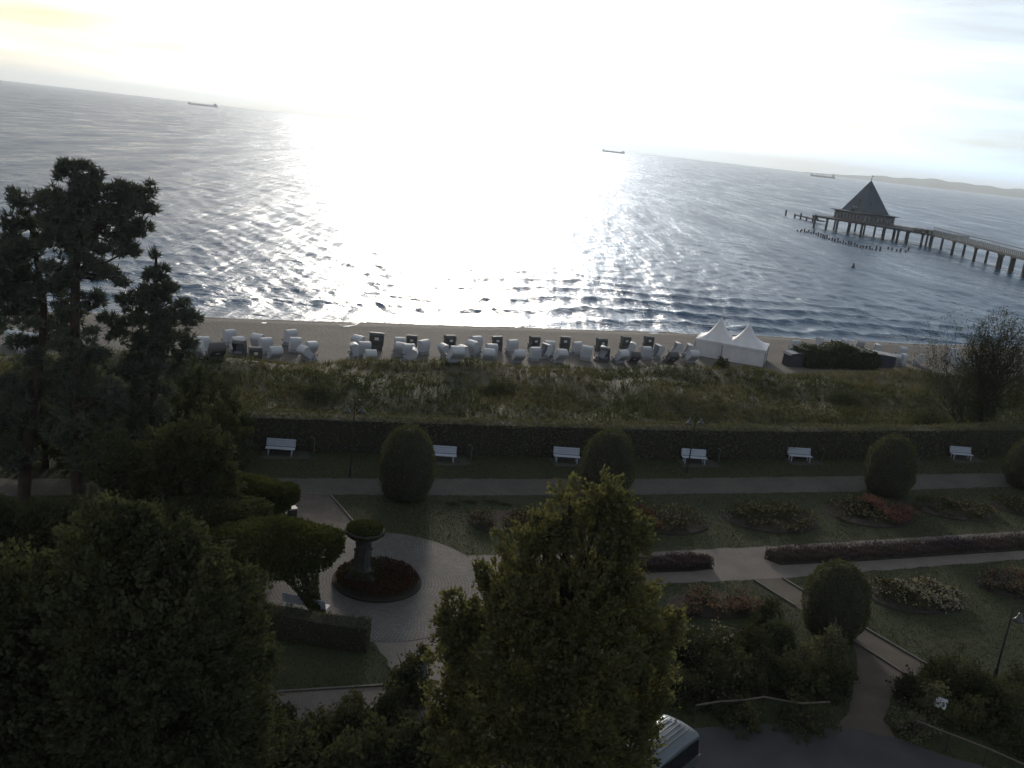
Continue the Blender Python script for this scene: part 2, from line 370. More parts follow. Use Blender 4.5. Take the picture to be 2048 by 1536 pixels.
m_foam = mat('foam_white', (.55, .56, .57), .8, (.3, .31, .31), 1.5, .4, 8)
def foam(n_off, w0, w1, s0, s1, seed, zz):
    r = np.random.default_rng(seed); ss = np.arange(s0, s1, .5); ph = r.uniform(0, 6, 4)
    c = shore_n(ss) + n_off + .35 * np.sin(ss * .21 + ph[0]) + .18 * np.sin(ss * .77 + ph[1]); w_ = w0 + (w1 - w0) * np.clip(.5 + .5 * np.sin(ss * .33 + ph[2]) * np.sin(ss * .9 + ph[3]) + r.normal(size=len(ss)) * .12, 0, 1)
    a = np.array([W(x, y - z / 2, zz) for x, y, z in zip(ss, c, w_)]); b = np.array([W(x, y + z / 2, zz) for x, y, z in zip(ss, c, w_)])
    V = np.concatenate([a, b]); i = np.arange(len(ss) - 1); i = i[w_[:-1] > w0 + .02]
    link('foam', npmesh('foam', V, np.stack([i, i + 1, i + 1 + len(ss), i + len(ss)], 1), m_foam), kind='stuff')
foam(-.2, .05, .5, -60, 190, 1, SEA + .10)
foam(2.6, 0, .45, -40, 22, 2, SEA + .16); foam(4.5, 0, .35, 30, 180, 5, SEA + .2)
# ------------------------------------------------------------------ garden surfaces
def pave(name, c, c2, sc, bscale, bump=.5):
    m, n, l, b = nodes(name); b.inputs['Roughness'].default_value = .85; b.inputs['Specular IOR Level'].default_value = .3
    tc = n.new('ShaderNodeTexCoord'); a1 = n.new('ShaderNodeTexNoise'); a1.inputs['Scale'].default_value = sc; a1.inputs['Detail'].default_value = 8
    v = n.new('ShaderNodeTexVoronoi'); v.inputs['Scale'].default_value = bscale; v.feature = 'DISTANCE_TO_EDGE'
    v2 = n.new('ShaderNodeTexVoronoi'); v2.inputs['Scale'].default_value = bscale
    rp = n.new('ShaderNodeValToRGB'); rp.color_ramp.elements[0].position = .35; rp.color_ramp.elements[1].position = .66
    rp.color_ramp.elements[0].color = (*c, 1); rp.color_ramp.elements[1].color = (*c2, 1)
    l.new(tc.outputs['Object'], a1.inputs[0]); l.new(tc.outputs['Object'], v.inputs[0]); l.new(tc.outputs['Object'], v2.inputs[0]); l.new(a1.outputs['Fac'], rp.inputs[0])
    hv = n.new('ShaderNodeHueSaturation'); mr = n.new('ShaderNodeMapRange'); mr.inputs['To Min'].default_value = .78; mr.inputs['To Max'].default_value = 1.2
    l.new(v2.outputs['Color'], mr.inputs['Value']); l.new(mr.outputs[0], hv.inputs['Value']); l.new(rp.outputs[0], hv.inputs['Color']); l.new(hv.outputs[0], b.inputs['Base Color'])
    bp = n.new('ShaderNodeBump'); bp.inputs['Strength'].default_value = bump; bp.inputs['Distance'].default_value = .03
    cl = n.new('ShaderNodeMath'); cl.operation = 'MINIMUM'; cl.inputs[1].default_value = .08; l.new(v.outputs['Distance'], cl.inputs[0]); l.new(cl.outputs[0], bp.inputs['Height']); l.new(bp.outputs[0], b.inputs['Normal'])
    MATS[name] = m; return m
m_prom = pave('promenade_paving', (.055, .051, .046), (.075, .069, .062), .5, 7)
m_gravel = pave('pale_gravel', (.105, .092, .083), (.135, .119, .107), .8, 22, .35)
m_brown = pave('brown_paving', (.06, .05, .044), (.085, .07, .06), 1.0, 6)
m_asph = pave('asphalt', (.03, .031, .034), (.05, .05, .053), .5, 60, .3)
m_dirt = pave('worn_earth_path', (.055, .046, .036), (.085, .07, .055), .7, 30, .4)
m_kerb = mat('kerb_stone', (.10, .094, .085), .8, (.07, .064, .058), 4, .3)
def strip(name, up, lo, z, m):
    return sheet(name, [P(*q) for q in up] + [P(*q) for q in lo][::-1], z, m)
def ext(q, ds, dn=0.0):
    s, n = SN(P(*q)); return W(s + ds, n + dn)
up = [(500, 957), (700, 957), (1000, 958), (1300, 958), (1720, 952), (2048, 945)]
lo = [(500, 986), (600, 988), (870, 991), (1300, 989), (1720, 983), (2048, 972)]
sheet('promenade', [ext(up[0], -60, 2)] + [P(*q) for q in up] + [ext(up[-1], 80, 0)] + [ext(lo[-1], 80, 0)] + [P(*q) for q in lo[::-1]] + [ext(lo[0], -60, 1)], .004, m_prom)
lu = [(935, 1111), (1280, 1105), (1520, 1094), (2048, 1062)]; ll = [(1010, 1186), (1310, 1168), (1560, 1157), (2048, 1118)]
sheet('gravel_path', [P(*q) for q in lu] + [ext(lu[-1], 60)] + [ext(ll[-1], 60)] + [P(*q) for q in ll[::-1]], .004, m_gravel)
sheet('paved_path', [P(*q) for q in ((590, 986), (658, 989), (712, 1050), (705, 1085), (600, 1085), (570, 1030))], .006, m_brown)
sheet('paved_path', [P(*q) for q in ((735, 1255), (885, 1255), (905, 1560), (560, 1620), (540, 1385), (772, 1372), (785, 1345))], .004, m_gravel)
sheet('garden_path', [P(*q) for q in ((1506, 1160), (1566, 1156), (1722, 1255), (1880, 1345), (1815, 1352), (1706, 1285))], .006, m_dirt)
sheet('garden_path', [P(*q) for q in ((1706, 1285), (1815, 1352), (1780, 1400), (1765, 1440), (1810, 1500), (1640, 1490), (1700, 1420), (1715, 1330))], .009, m_dirt)
sheet('parking_area', [P(*q) for q in ((1240, 1560), (1300, 1470), (1480, 1447), (1690, 1455), (1790, 1475), (1900, 1515), (2100, 1570), (2300, 1800), (1100, 1900))], .012, m_asph)
# round plaza with rings of small setts
PC = np.array((-5.3, 40.0)); PR = 5.45
def cobble():
    m, n, l, b = nodes('ring_setts'); b.inputs['Roughness'].default_value = .8; b.inputs['Specular IOR Level'].default_value = .3
    tc = n.new('ShaderNodeTexCoord'); sp = n.new('ShaderNodeSeparateXYZ'); ln = n.new('ShaderNodeVectorMath'); ln.operation = 'LENGTH'
    l.new(tc.outputs['Object'], ln.inputs[0]); l.new(tc.outputs['Object'], sp.inputs[0])
    at = n.new('ShaderNodeMath'); at.operation = 'ARCTAN2'; l.new(sp.outputs['Y'], at.inputs[0]); l.new(sp.outputs['X'], at.inputs[1])
    row = n.new('ShaderNodeMath'); row.operation = 'MULTIPLY'; row.inputs[1].default_value = 6.2; l.new(ln.outputs['Value'], row.inputs[0])
    col = n.new('ShaderNodeMath'); col.operation = 'MULTIPLY'; col.inputs[1].default_value = 26; l.new(at.outputs[0], col.inputs[0])
    cb = n.new('ShaderNodeCombineXYZ'); l.new(col.outputs[0], cb.inputs[0]); l.new(row.outputs[0], cb.inputs[1])
    br = n.new('ShaderNodeTexBrick'); br.inputs['Scale'].default_value = 1; br.inputs['Brick Width'].default_value = 1; br.inputs['Row Height'].default_value = 1
    br.inputs['Mortar Size'].default_value = .09; br.inputs['Color1'].default_value = (.085, .083, .082, 1); br.inputs['Color2'].default_value = (.125, .12, .118, 1); br.inputs['Mortar'].default_value = (.04, .038, .034, 1)
    l.new(cb.outputs[0], br.inputs['Vector']); nz = n.new('ShaderNodeTexNoise'); nz.inputs['Scale'].default_value = .6; nz.inputs['Detail'].default_value = 6; l.new(tc.outputs['Object'], nz.inputs[0])
    mx = n.new('ShaderNodeMixRGB'); mx.blend_type = 'MULTIPLY'; mx.inputs[0].default_value = .6; l.new(br.outputs['Color'], mx.inputs[1]); l.new(nz.outputs['Fac'], mx.inputs[2])
    ga = n.new('ShaderNodeMixRGB'); ga.blend_type = 'MULTIPLY'; ga.inputs[0].default_value = 1; ga.inputs[2].default_value = (1.35, 1.35, 1.35, 1); l.new(mx.outputs[0], ga.inputs[1]); l.new(ga.outputs[0], b.inputs['Base Color'])
    bp = n.new('ShaderNodeBump'); bp.inputs['Strength'].default_value = .8; bp.inputs['Distance'].default_value = .03; bp.invert = True; l.new(br.outputs['Fac'], bp.inputs['Height']); l.new(bp.outputs[0], b.inputs['Normal'])
    return m
mb = MB(); k = 72
mb.add([(PR * math.cos(2 * math.pi * i / k), PR * math.sin(2 * math.pi * i / k), 0) for i in range(k)], [tuple(range(k))], cobble())
o = mb.build('round_plaza', loc=(PC[0], PC[1], .016), kind='structure')
if o.data.polygons[0].normal.z < 0: o.data.flip_normals()
# kerbs: raised stone edging, world polylines
def kerb(pts, label, w_=.1, h=.07):
    mb = MB()
    for a, b in zip(pts[:-1], pts[1:]):
        a = np.array(a[:2]); b = np.array(b[:2]); d = b - a; Ld = np.hypot(*d); n_ = max(1, int(Ld / 1.0)); t = d / Ld; ang = math.atan2(t[1], t[0])
        for i in range(n_):
            c = a + d * (i + .5) / n_
            mb.box((c[0], c[1], h / 2 - .02), (Ld / n_ - .012, w_, h + .04), m_kerb, Matrix.Rotation(ang, 3, 'Z'))
    o = mb.build('kerb', kind='structure'); return o
kerb([P(1706, 1283), P(1760, 1316), P(1812, 1350)], '')
kerb([P(1722, 1252), P(1800, 1298), P(1872, 1340)], '')
kerb([P(1508, 1160), P(1545, 1184), P(1590, 1212)], '')
kerb([P(1564, 1156), P(1600, 1178), P(1640, 1202)], '')
kerb([P(660, 990), P(685, 1018), P(714, 1052)], '')
kerb([P(590, 986), P(572, 1030)], '')
kerb([P(590, 987), P(658, 990)], '', .08, .03)
kerb([P(540, 1386), P(772, 1371)], '')
# ------------------------------------------------------------------ leaf materials
L_maple = leafmat('maple_leaf', (.072, .074, .042), (.12, .112, .058), .4)
L_dark = leafmat('dark_leaf', (.045, .05, .03), (.07, .07, .04), .25)
L_pine = leafmat('pine_needle', (.075, .085, .072), (.1, .11, .088), .15)
L_hedge = leafmat('hedge_leaf', (.09, .092, .066), (.12, .114, .07), .25)
L_yew = leafmat('yew_leaf', (.06, .065, .045), (.09, .09, .052), .25)
L_rose = leafmat('rose_leaf', (.03, .035, .022), (.05, .05, .03), .25)
L_lav = leafmat('lavender_leaf', (.040, .036, .036), (.058, .048, .048), .2)
L_lavf = leafmat('lavender_flower', (.062, .046, .062), (.085, .06, .082), .2)
L_dune1 = leafmat('dune_shrub_leaf', (.036, .045, .024), (.06, .066, .034), .3)
L_dune2 = leafmat('dune_grass_blade', (.085, .08, .05), (.13, .115, .075), .3)
L_dune3 = leafmat('dune_rose_leaf', (.045, .042, .022), (.085, .06, .035), .3)
L_dune4 = leafmat('dune_dark_leaf', (.038, .045, .03), (.055, .06, .038), .3)
L_clip = leafmat('clipped_crown_leaf', (.035, .042, .018), (.058, .06, .026), .3)
F_white = leafmat('white_petal', (.19, .175, .16), (.24, .22, .2), .3)
F_pink = leafmat('pink_petal', (.13, .065, .068), (.16, .085, .082), .3)
F_red = leafmat('red_petal', (.035, .014, .013), (.05, .018, .015), .3)
F_orange = leafmat('orange_petal', (.10, .052, .042), (.12, .062, .05), .3)
F_cream = leafmat('cream_petal', (.12, .095, .08), (.16, .13, .11), .3)
m_bark = mat('bark', (.035, .026, .02), .95, (.018, .014, .011), 2.5, .8, 9, dist=.05)
m_pbark = mat('pine_bark', (.05, .032, .022), .95, (.02, .015, .012), 2.5, .8, 8, dist=.05)
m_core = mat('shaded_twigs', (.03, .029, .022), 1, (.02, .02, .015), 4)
m_soil = mat('bed_soil', (.022, .017, .013), 1, (.012, .01, .008), 3, .5, 12)
def leafobj(name, pts, size, m, parent=None, loc=None, aspect=.65, nb=None, blade=False, kind=None, mats=None, midx=None):
    V_, F_ = leaves(pts, size, aspect, nb, blade)
    return link(name, npmesh(name, V_, F_, mats or m, midx), parent, loc, kind=kind)
# ------------------------------------------------------------------ trees
def blobpx(base, items, spread=0.0):
    """blobs given by picture offset from the trunk foot -> local metres on the upright plane through the foot"""
    b = np.array(base, float); d = math.hypot(b[0], b[1]); fwd = np.array((b[0], b[1], 0)) / d
    out_ = []
    for it in items:
        px_, py_, r = it[:3]; dep = it[3] if len(it) > 3 else 0.0; asp = it[4] if len(it) > 4 else 1.0
        ray = (px_ - 1024) * cr - (py_ - 768) * cu + FPX * fw
        t = (d + dep) / float(ray @ fwd); p = np.array((0, 0, CAMH)) + ray * t
        rm = r * np.linalg.norm(ray * t) / FPX * .985
        q = p - b; out_.append((q[0], q[1], q[2], rm, rm, rm * asp))
    return out_
def limbs(mb, m, root, top, r0, blobs, nb=10):
    """tapered trunk with limbs reaching into the crown"""
    root = np.array(root, float); top = np.array(top, float); n_ = 9; pts = []
    wob = rng.normal(size=(n_ + 1, 3)) * .09 * np.array((1, 1, 0)); wob[0] = 0
    for i in range(n_ + 1): pts.append(root + (top - root) * i / n_ + wob[i])
    rad = [r0 * (1.25 if i == 0 else 1) * (1 - .82 * (i / n_) ** 1.1) for i in range(n_ + 1)]
    mb.path(pts, rad, m, 9)
    for b in blobs[:nb]:
        c = np.array(b[:3]); f = clampf((c[2] - root[2]) / max(.1, (top[2] - root[2])) * .72, .18, .93) * n_
        i = int(f); a = pts[i] + (pts[min(i + 1, n_)] - pts[i]) * (f - i); mid = (a + c) / 2 + np.array((0, 0, -.08 * np.linalg.norm(c - a))) + rng.normal(size=3) * .1
        ra = rad[i] * .45; mb.path([a, mid, c], [ra, ra * .6, ra * .25], m, 6)
        for _ in range(3):
            e = c + unit(rng.normal(size=3)) * np.array(b[3:6]) * .75; mb.path([mid, (mid + e) / 2 + rng.normal(size=3) * .08, e], [ra * .4, ra * .25, .012], m, 5)
def tree(name, label, cat, base, top, r0, items, ncl, nlf, spread, size, lm, bm=None, nb=12, group=None, shell=.72, up=None, core=False):
    t = thing(name, label, cat, base, 0, group)
    bl = blobpx(base, items); tp = blobpx(base, [(top[0], top[1], 1)])[0][:3]
    mb = MB(); limbs(mb, bm or m_bark, (0, 0, 0), tp, r0, bl, nb); mb.build('trunk', t)
    p, od, cid = clump_pts(bl, ncl, nlf, spread, shell)
    p[:, 2] = np.maximum(p[:, 2], .15)
    if up is not None: od = unit(od + np.array((0, 0, up)))
    leafobj('crown', p, size, lm, t, nb=od, aspect=.62)
    return t
def pine(label, base, bends, r0, items, ncl, size=.27):
    """trunk through picture points, pads of needle tufts"""
    t = thing('pine_tree', label, 'pine tree', base, 0, 'pines on the left')
    bl = blobpx(base, items); path_ = [np.zeros(3)] + [np.array(q[:3]) for q in blobpx(base, [(a, b, 1) for a, b in bends])]
    mb = MB(); n_ = len(path_); rad = [r0 * (1 - .75 * i / (n_ - 1)) for i in range(n_)]; mb.path(path_, rad, m_pbark, 9)
    for b in bl:
        c = np.array(b[:3]); j = int(np.argmin([abs(q[2] - (c[2] - .25 * np.linalg.norm(c[:2] - q[:2]))) for q in path_])); a = path_[j]
        mid = (a + c) / 2 + np.array((0, 0, -.12)) + rng.normal(size=3) * .12; ra = max(.03, rad[j] * .42)
        mb.path([a, mid, c], [ra, ra * .7, ra * .3], m_pbark, 6)
        for _ in range(5):
            e = c + unit(rng.normal(size=3)) * np.array(b[3:6]) * .85; mb.path([c, (c + e) / 2 + rng.normal(size=3) * .06, e], [ra * .35, ra * .22, .01], m_pbark, 4)
    mb.build('trunk', t)
    B = np.array(bl); k = rng.choice(len(B), ncl, p=(B[:, 3] ** 2) / (B[:, 3] ** 2).sum()); d = unit(rng.normal(size=(ncl, 3)) * np.array((1, 1, .7)))
    sub = unit(rng.normal(size=(len(B), 7, 3))) * .62; sc_ = sub[k, rng.integers(0, 7, ncl)]; rr = rng.random(ncl) ** .5; c = B[k, :3] + (sc_ + d * rr[:, None] * .40) * B[k, 3:6] * np.array((1, 1, .85))
    nt_ = 17; p = np.repeat(c, nt_, 0) + rng.normal(size=(ncl * nt_, 3)) * .05
    dr = unit(rng.normal(size=(ncl * nt_, 3)) * .8 + np.repeat(d * np.array((1, 1, .3)) + np.array((0, 0, .75)), nt_, 0))
    leafobj('crown', p, size, L_pine, t, nb=dr, aspect=.24, blade=True)
    return t
pA = P(46, 1018); pB = P(160, 1030); pC = P(300, 985)
pine('tall pine leaning right whose bare trunk stands clear at the left edge', pA, [(52, 930), (62, 850), (75, 760), (85, 690), (88, 620), (80, 560), (70, 500), (60, 440)], .33,
     [(60, 400, 40), (25, 440, 32), (20, 500, 45), (75, 470, 50), (60, 530, 60), (20, 570, 55, .5), (5, 500, 40), (90, 590, 50), (40, 640, 55), (95, 660, 45, 1), (60, 700, 45), (75, 760, 60, 1, .8), (30, 760, 30), (70, 840, 50, .5), (-30, 560, 50), (-10, 800, 60), (25, 900, 50), (0, 860, 45)], 2800)
pine('tallest pine with a ragged double top rising above the beach line', pB, [(155, 930), (152, 830), (150, 720), (150, 620), (152, 540), (158, 460), (160, 400), (160, 350)], .36,
     [(135, 335, 20), (165, 345, 28), (190, 348, 14), (125, 350, 14), (175, 372, 32), (150, 385, 30), (200, 390, 28), (235, 380, 22), (255, 378, 20), (290, 385, 24), (300, 378, 14), (265, 405, 36), (225, 415, 36), (300, 420, 18), (110, 410, 40), (150, 430, 50), (200, 450, 42), (250, 445, 40), (285, 455, 22), (105, 450, 36), (130, 490, 45), (180, 500, 40), (235, 485, 34), (260, 500, 20), (200, 545, 30), (150, 560, 36), (240, 555, 22), (120, 540, 36), (180, 600, 30), (130, 630, 36, .6), (150, 680, 45, -.5), (175, 730, 50), (130, 760, 50, .7), (190, 800, 55, -.5), (150, 850, 60), (200, 900, 60)], 3700)
pine('shorter pine with a pointed top leaning over the white beach chairs', pC, [(302, 930), (305, 860), (308, 780), (310, 700), (312, 620), (312, 550), (312, 505)], .24,
     [(312, 510, 14), (312, 535, 22), (315, 565, 30), (300, 590, 26), (340, 580, 18), (285, 600, 30), (330, 610, 40), (365, 620, 28), (290, 640, 40), (340, 650, 42), (385, 640, 22), (400, 640, 12), (250, 610, 24), (310, 690, 48), (365, 680, 30), (260, 680, 42), (225, 650, 30), (330, 730, 44), (280, 740, 46), (240, 740, 40), (370, 715, 22), (300, 790, 50), (250, 800, 48), (300, 850, 52), (240, 870, 50)], 2400)
# large broad-leaved trees near the hotel
mp1 = P(1110, 1760); mp2 = P(230, 1760)
tree('maple_tree', 'large yellow-green maple in front of the gravel path, sunlit at its top', 'tree', mp1, (1130, 1010), .26,
     [(1140, 990, 28), (1215, 985, 30), (1235, 1010, 26), (1190, 1040, 40), (1130, 1045, 45), (1085, 1060, 36), (1040, 1090, 34), (1240, 1060, 34), (1275, 1075, 24), (1100, 1120, 60), (1190, 1120, 60), (1250, 1130, 46), (1020, 1150, 40), (975, 1160, 22), (985, 1200, 36), (1060, 1200, 75, -.5), (1160, 1210, 80, -.6), (1250, 1200, 60), (1300, 1210, 26), (920, 1230, 32), (905, 1270, 34), (960, 1280, 60), (1060, 1300, 90, -1), (1180, 1310, 90, -1), (1280, 1290, 55), (1330, 1270, 28), (1350, 1250, 16), (900, 1330, 34), (930, 1380, 60), (1030, 1410, 90, -1.2), (1150, 1420, 100, -1.4), (1260, 1400, 60), (1310, 1370, 36), (900, 1420, 40), (950, 1490, 80, -1), (1080, 1520, 100, -1.5), (1210, 1510, 80, -1), (1270, 1490, 40)],
     1500, 62, .20, .125, L_maple, nb=26, up=.1, shell=.82)
tree('maple_tree', 'broad dark maple filling the lower left of the garden', 'tree', mp2, (260, 1040), .3,
     [(260, 1030, 30), (215, 1040, 36), (300, 1055, 40), (340, 1070, 30), (190, 1080, 50), (260, 1090, 60), (370, 1100, 30), (400, 1120, 40), (330, 1130, 60), (440, 1150, 36), (470, 1170, 34), (150, 1140, 45), (230, 1170, 80, -.5), (380, 1200, 80, -.5), (490, 1210, 40), (510, 1250, 30), (130, 1210, 45), (200, 1270, 90, -1), (330, 1290, 100, -1.3), (450, 1290, 70, -.5), (520, 1310, 26), (110, 1300, 50), (480, 1370, 60), (380, 1400, 100, -1.2), (240, 1400, 110, -1.5), (110, 1400, 70, -.6), (500, 1450, 50), (430, 1490, 90, -1), (300, 1510, 110, -1.6), (150, 1500, 100, -1), (530, 1500, 40)],
     1450, 62, .21, .13, L_dark, nb=24, shell=.82)
p = P(20, 1790)
tree('dark_tree', 'dark tree at the lower left corner beside the broad maple', 'tree', p, (10, 1150), .25,
     [(10, 1170, 60), (60, 1200, 50), (-40, 1230, 80), (20, 1280, 80), (60, 1350, 60), (-30, 1380, 100), (40, 1450, 80), (80, 1520, 70), (-20, 1540, 100)], 650, 46, .22, .15, L_dark)
p = P(60, 1240)
tree('dark_tree', 'dark tree between the pine trunks and the broad maple at the left edge', 'tree', p, (60, 1030), .2,
     [(60, 1050, 40), (110, 1060, 40), (20, 1070, 50), (-20, 1050, 50), (150, 1030, 30), (90, 1110, 60), (20, 1130, 60), (150, 1090, 50), (-30, 1140, 60), (60, 1170, 60), (180, 1020, 26), (0, 1030, 26)], 620, 50, .2, .14, L_dark)
p = P(430, 1120)
tree('dark_tree', 'round dark tree behind the clipped umbrella crown beside the promenade', 'tree', p, (400, 900), .2,
     [(400, 880, 40), (435, 890, 22), (370, 900, 45), (330, 910, 50), (440, 920, 24), (410, 950, 50), (350, 970, 60), (290, 960, 60), (450, 970, 30), (430, 1010, 50), (360, 1040, 60), (300, 1040, 60), (250, 980, 50), (220, 920, 50), (460, 1045, 30)], 1100, 44, .2, .15, L_dark)
p = P(90, 935)
tree('dark_tree', 'wide dark tree behind the bare pine trunks on the far side of the promenade', 'tree', p, (90, 760), .2,
     [(60, 780, 45), (110, 770, 45), (20, 800, 50), (160, 790, 45), (210, 800, 45), (60, 850, 60), (130, 850, 60), (210, 860, 60), (0, 860, 60), (60, 910, 40), (170, 910, 50), (250, 880, 50), (-50, 820, 60), (290, 830, 45), (330, 860, 45)], 900, 42, .2, .17, L_dark)
tree('dark_tree', 'bushy dark tree closing the gap between the pines and the hedge end', 'tree', P(395, 935), (430, 850), .15,
     [(440, 850, 30), (470, 870, 28), (410, 860, 40), (380, 890, 45), (450, 900, 40), (480, 905, 24), (340, 900, 45), (420, 930, 40), (370, 940, 40)], 420, 42, .2, .15, L_dark)
p = P(380, 890)
tree('sea_buckthorn', 'tall grey-green bush on the dune between the pines and the hedge', 'bush', P(400, 905), (400, 770), .12,
     [(370, 760, 36), (400, 745, 26), (440, 770, 28), (350, 800, 40), (420, 800, 40), (470, 800, 24), (390, 850, 50), (450, 850, 36), (490, 850, 20), (340, 850, 45)], 520, 40, .16, .13, L_dune4)
# ------------------------------------------------------------------ clipped plane trees with flat crowns and a leafy cone under them
def umbrella_tree(label, base, cen, rx, ry, th, cone, lm=None, yaw=0.0, nleaf=16000):
    t = thing('clipped_tree', label, 'tree', base, 0, 'flat clipped trees round the plaza')
    c = np.array(cen) - np.array(base); mb = MB(); mb.path([(0, 0, 0), (c[0] * .3, c[1] * .3, c[2] * .55), (c[0] * .7, c[1] * .7, c[2])], [.22, .18, .12], m_bark, 8)
    for i in range(9):
        a = i * .7; e = (c[0] + rx * .75 * math.cos(a), c[1] + ry * .75 * math.sin(a), c[2] + .05); mb.path([(c[0] * .6, c[1] * .6, c[2] * .72), ((e[0] + c[0] * .6) / 2, (e[1] + c[1] * .6) / 2, c[2] * .97), e], [.07, .05, .02], m_bark, 5)
    mb.build('trunk', t)
    n_ = nleaf; a = rng.uniform(0, 2 * math.pi, n_); r = np.sqrt(rng.random(n_)); wob = 1 + .07 * np.sin(3 * a + 1) + .05 * np.sin(7 * a)
    side = rng.random(n_) < .3; r = np.where(side, rng.uniform(.93, 1.03, n_), r) * wob
    lx = rx * r * np.cos(a); ly = ry * r * np.sin(a); topz = th * (.5 - .28 * r ** 2) + .10 * np.sin(lx * 2.1 + 1) * np.sin(ly * 1.7); bot = -th * .5 * (1 - .25 * r)
    z = np.where(side, rng.uniform(0, 1, n_) * (topz - bot) + bot, np.where(rng.random(n_) < .75, topz, bot)) + rng.normal(size=n_) * .05
    cy, sy = math.cos(yaw), math.sin(yaw); p_ = np.stack([c[0] + lx * cy - ly * sy, c[1] + lx * sy + ly * cy, c[2] + z], 1)
    leafobj('crown', p_, .15, lm or L_clip, t, nb=unit(np.stack([lx, ly, z * 3 + .3], 1)))
    if cone:
        n2 = 3500; h = rng.random(n2); a = rng.uniform(0, 2 * math.pi, n2); rr = (.28 + (cone - .28) * h ** 1.7) * rng.uniform(.85, 1.05, n2)
        p_ = np.stack([c[0] * h * .7 + rr * np.cos(a), c[1] * h * .7 + rr * np.sin(a), .25 + h * (c[2] - .35)], 1)
        leafobj('ivy', p_, .13, L_dark, t)
    return t
b = P(636, 1238); umbrella_tree('flat clipped tree whose leafy trunk hides part of the white bench', b, (b[0] - 2.2, b[1] + .5, 3.0), 2.75, 2.0, 1.6, 1.4, yaw=ROTP)
b = P(566, 1062); umbrella_tree('yellow-topped clipped tree beside the litter bin at the paved path', b, (b[0] - 2.1, b[1] - .8, 2.1), 2.7, 1.8, 1.3, .9, yaw=ROTP)
b = P(385, 1150); umbrella_tree('dark clipped crown between the broad maple and the round dark tree', b, (b[0], b[1], 3.0), 3.1, 2.0, 1.3, 1.0, lm=L_dark, yaw=ROTP)
# ------------------------------------------------------------------ clipped egg shaped yews
def yew(label, bx, by, wpx, top, cat='shrub'):
    b = P(bx, by); r = wpx / 2 * np.linalg.norm(b - np.array((0, 0, CAMH))) / FPX
    # height so that the top lands on its row
    lo_, hi = 1.0, 7.0
    for _ in range(25):
        h = (lo_ + hi) / 2; q = b + np.array((0, 0, h)) + unit(np.array((b[0], b[1], 0))) * 0 - np.array((0, 0, CAMH)); y = 768 - FPX * (q @ cu) / (q @ fw)
        if y > top: lo_ = h
        else: hi = h
    t = thing('clipped_yew', label, cat, b + unit(np.array((b[0], b[1], 0.))) * r * .9, 0, 'egg-shaped clipped yews'); h *= .97
    def prof(u): return r * np.clip(1 - np.abs((np.clip(u, 0, 1) - .42) / np.where(u < .42, .56, .59)) ** 2.5, 0, 1) ** .6
    mb = MB(); mb.lathe([(.02, .1)] + [(float(prof(np.array(u))) * .93, u * h * .97 + .03) for u in np.linspace(.02, .97, 14)] + [(.01, h * .96)], m_core, n=22); mb.build('branches', t, smooth=True)
    n_ = int(9000 * (r / 1.4) ** 2); u = rng.random(n_) ** .85; a = rng.uniform(0, 2 * math.pi, n_); lump = 1 + .05 * np.sin(5 * a + 9 * u + bx) + .035 * np.sin(11 * a - 13 * u)
    rr = (prof(u) * lump + rng.normal(size=n_) * .035); p_ = np.stack([rr * np.cos(a), rr * np.sin(a), u * h + rng.normal(size=n_) * .03], 1)
    k_ = int(n_ * .13); up_ = rng.choice(n_, k_); p_[up_] += np.array((0, 0, 1)) * rng.uniform(.03, .24, (k_, 1)) * (u[up_, None] > .55)
    leafobj('foliage', p_, .105, L_yew, t, nb=unit(np.stack([np.cos(a) * .6, np.sin(a) * .6, .7 + u], 1)), aspect=.5)
    return t
yew('egg-shaped yew in front of the second white bench, left of the rest', 808, 1012, 108, 866)
yew('egg-shaped yew rising behind the yellow-green maple', 1205, 1006, 104, 873)
yew('egg-shaped yew standing above the pink rose bed', 1767, 998, 86, 880)
yew('egg-shaped yew cut by the right edge of the picture', 2053, 985, 88, 886)
yew('biggest and nearest egg-shaped yew, beside the diagonal garden path', 1654, 1290, 114, 1145)
# ------------------------------------------------------------------ long hedge
hp = [P(430, 903), P(505, 908), P(640, 912), P(1300, 925), P(1600, 925), P(1960, 917), ext((1960, 917), 40, .2)]; hp = [q[:2] + N[:2] * .65 for q in hp]; hp[0] = np.array(W(SN(P(505, 908))[0] - 6, SN(P(505, 908))[1] + .3)[:2])
t = thing('hedge', 'long clipped hedge with a flat top behind the white benches', 'hedge', (hp[1][0], hp[1][1], 0))
o0 = hp[1]; mb = MB(); HH = 2.25; HT = 1.5; allp = []
for a, b in zip(hp[:-1], hp[1:]):
    d = b - a; Ld = np.hypot(*d); tt = d / Ld; nn_ = np.array((-tt[1], tt[0])); c = (a + b) / 2 + nn_ * HT / 2 - o0
    mb.box((c[0], c[1], HH / 2 - .04), (Ld + .1, HT - .16, HH - .08), m_core, Matrix.Rotation(math.atan2(tt[1], tt[0]), 3, 'Z'))
    n_ = int(Ld * 480); u = rng.random(n_); f = rng.random(n_); front = f < .5; top_ = (f >= .5) & (f < .93)
    w2 = np.where(front, .06 * np.sin(u * Ld * .8) + .05 * np.sin(u * Ld * 2.3), np.where(top_, rng.random(n_) * HT, HT)) + rng.normal(size=n_) * .05; z = np.where(top_, HH + .05 * np.sin(u * Ld * .9) + .06 * np.sin(u * Ld * .31 + 1) + .12 * (rng.random(n_) ** 6), rng.random(n_) * HH) + rng.normal(size=n_) * .045
    allp.append(np.column_stack([a[0] - o0[0] + d[0] * u + nn_[0] * w2, a[1] - o0[1] + d[1] * u + nn_[1] * w2, z]))
mb.build('branches', t); leafobj('foliage', np.concatenate(allp), .13, L_hedge, t)
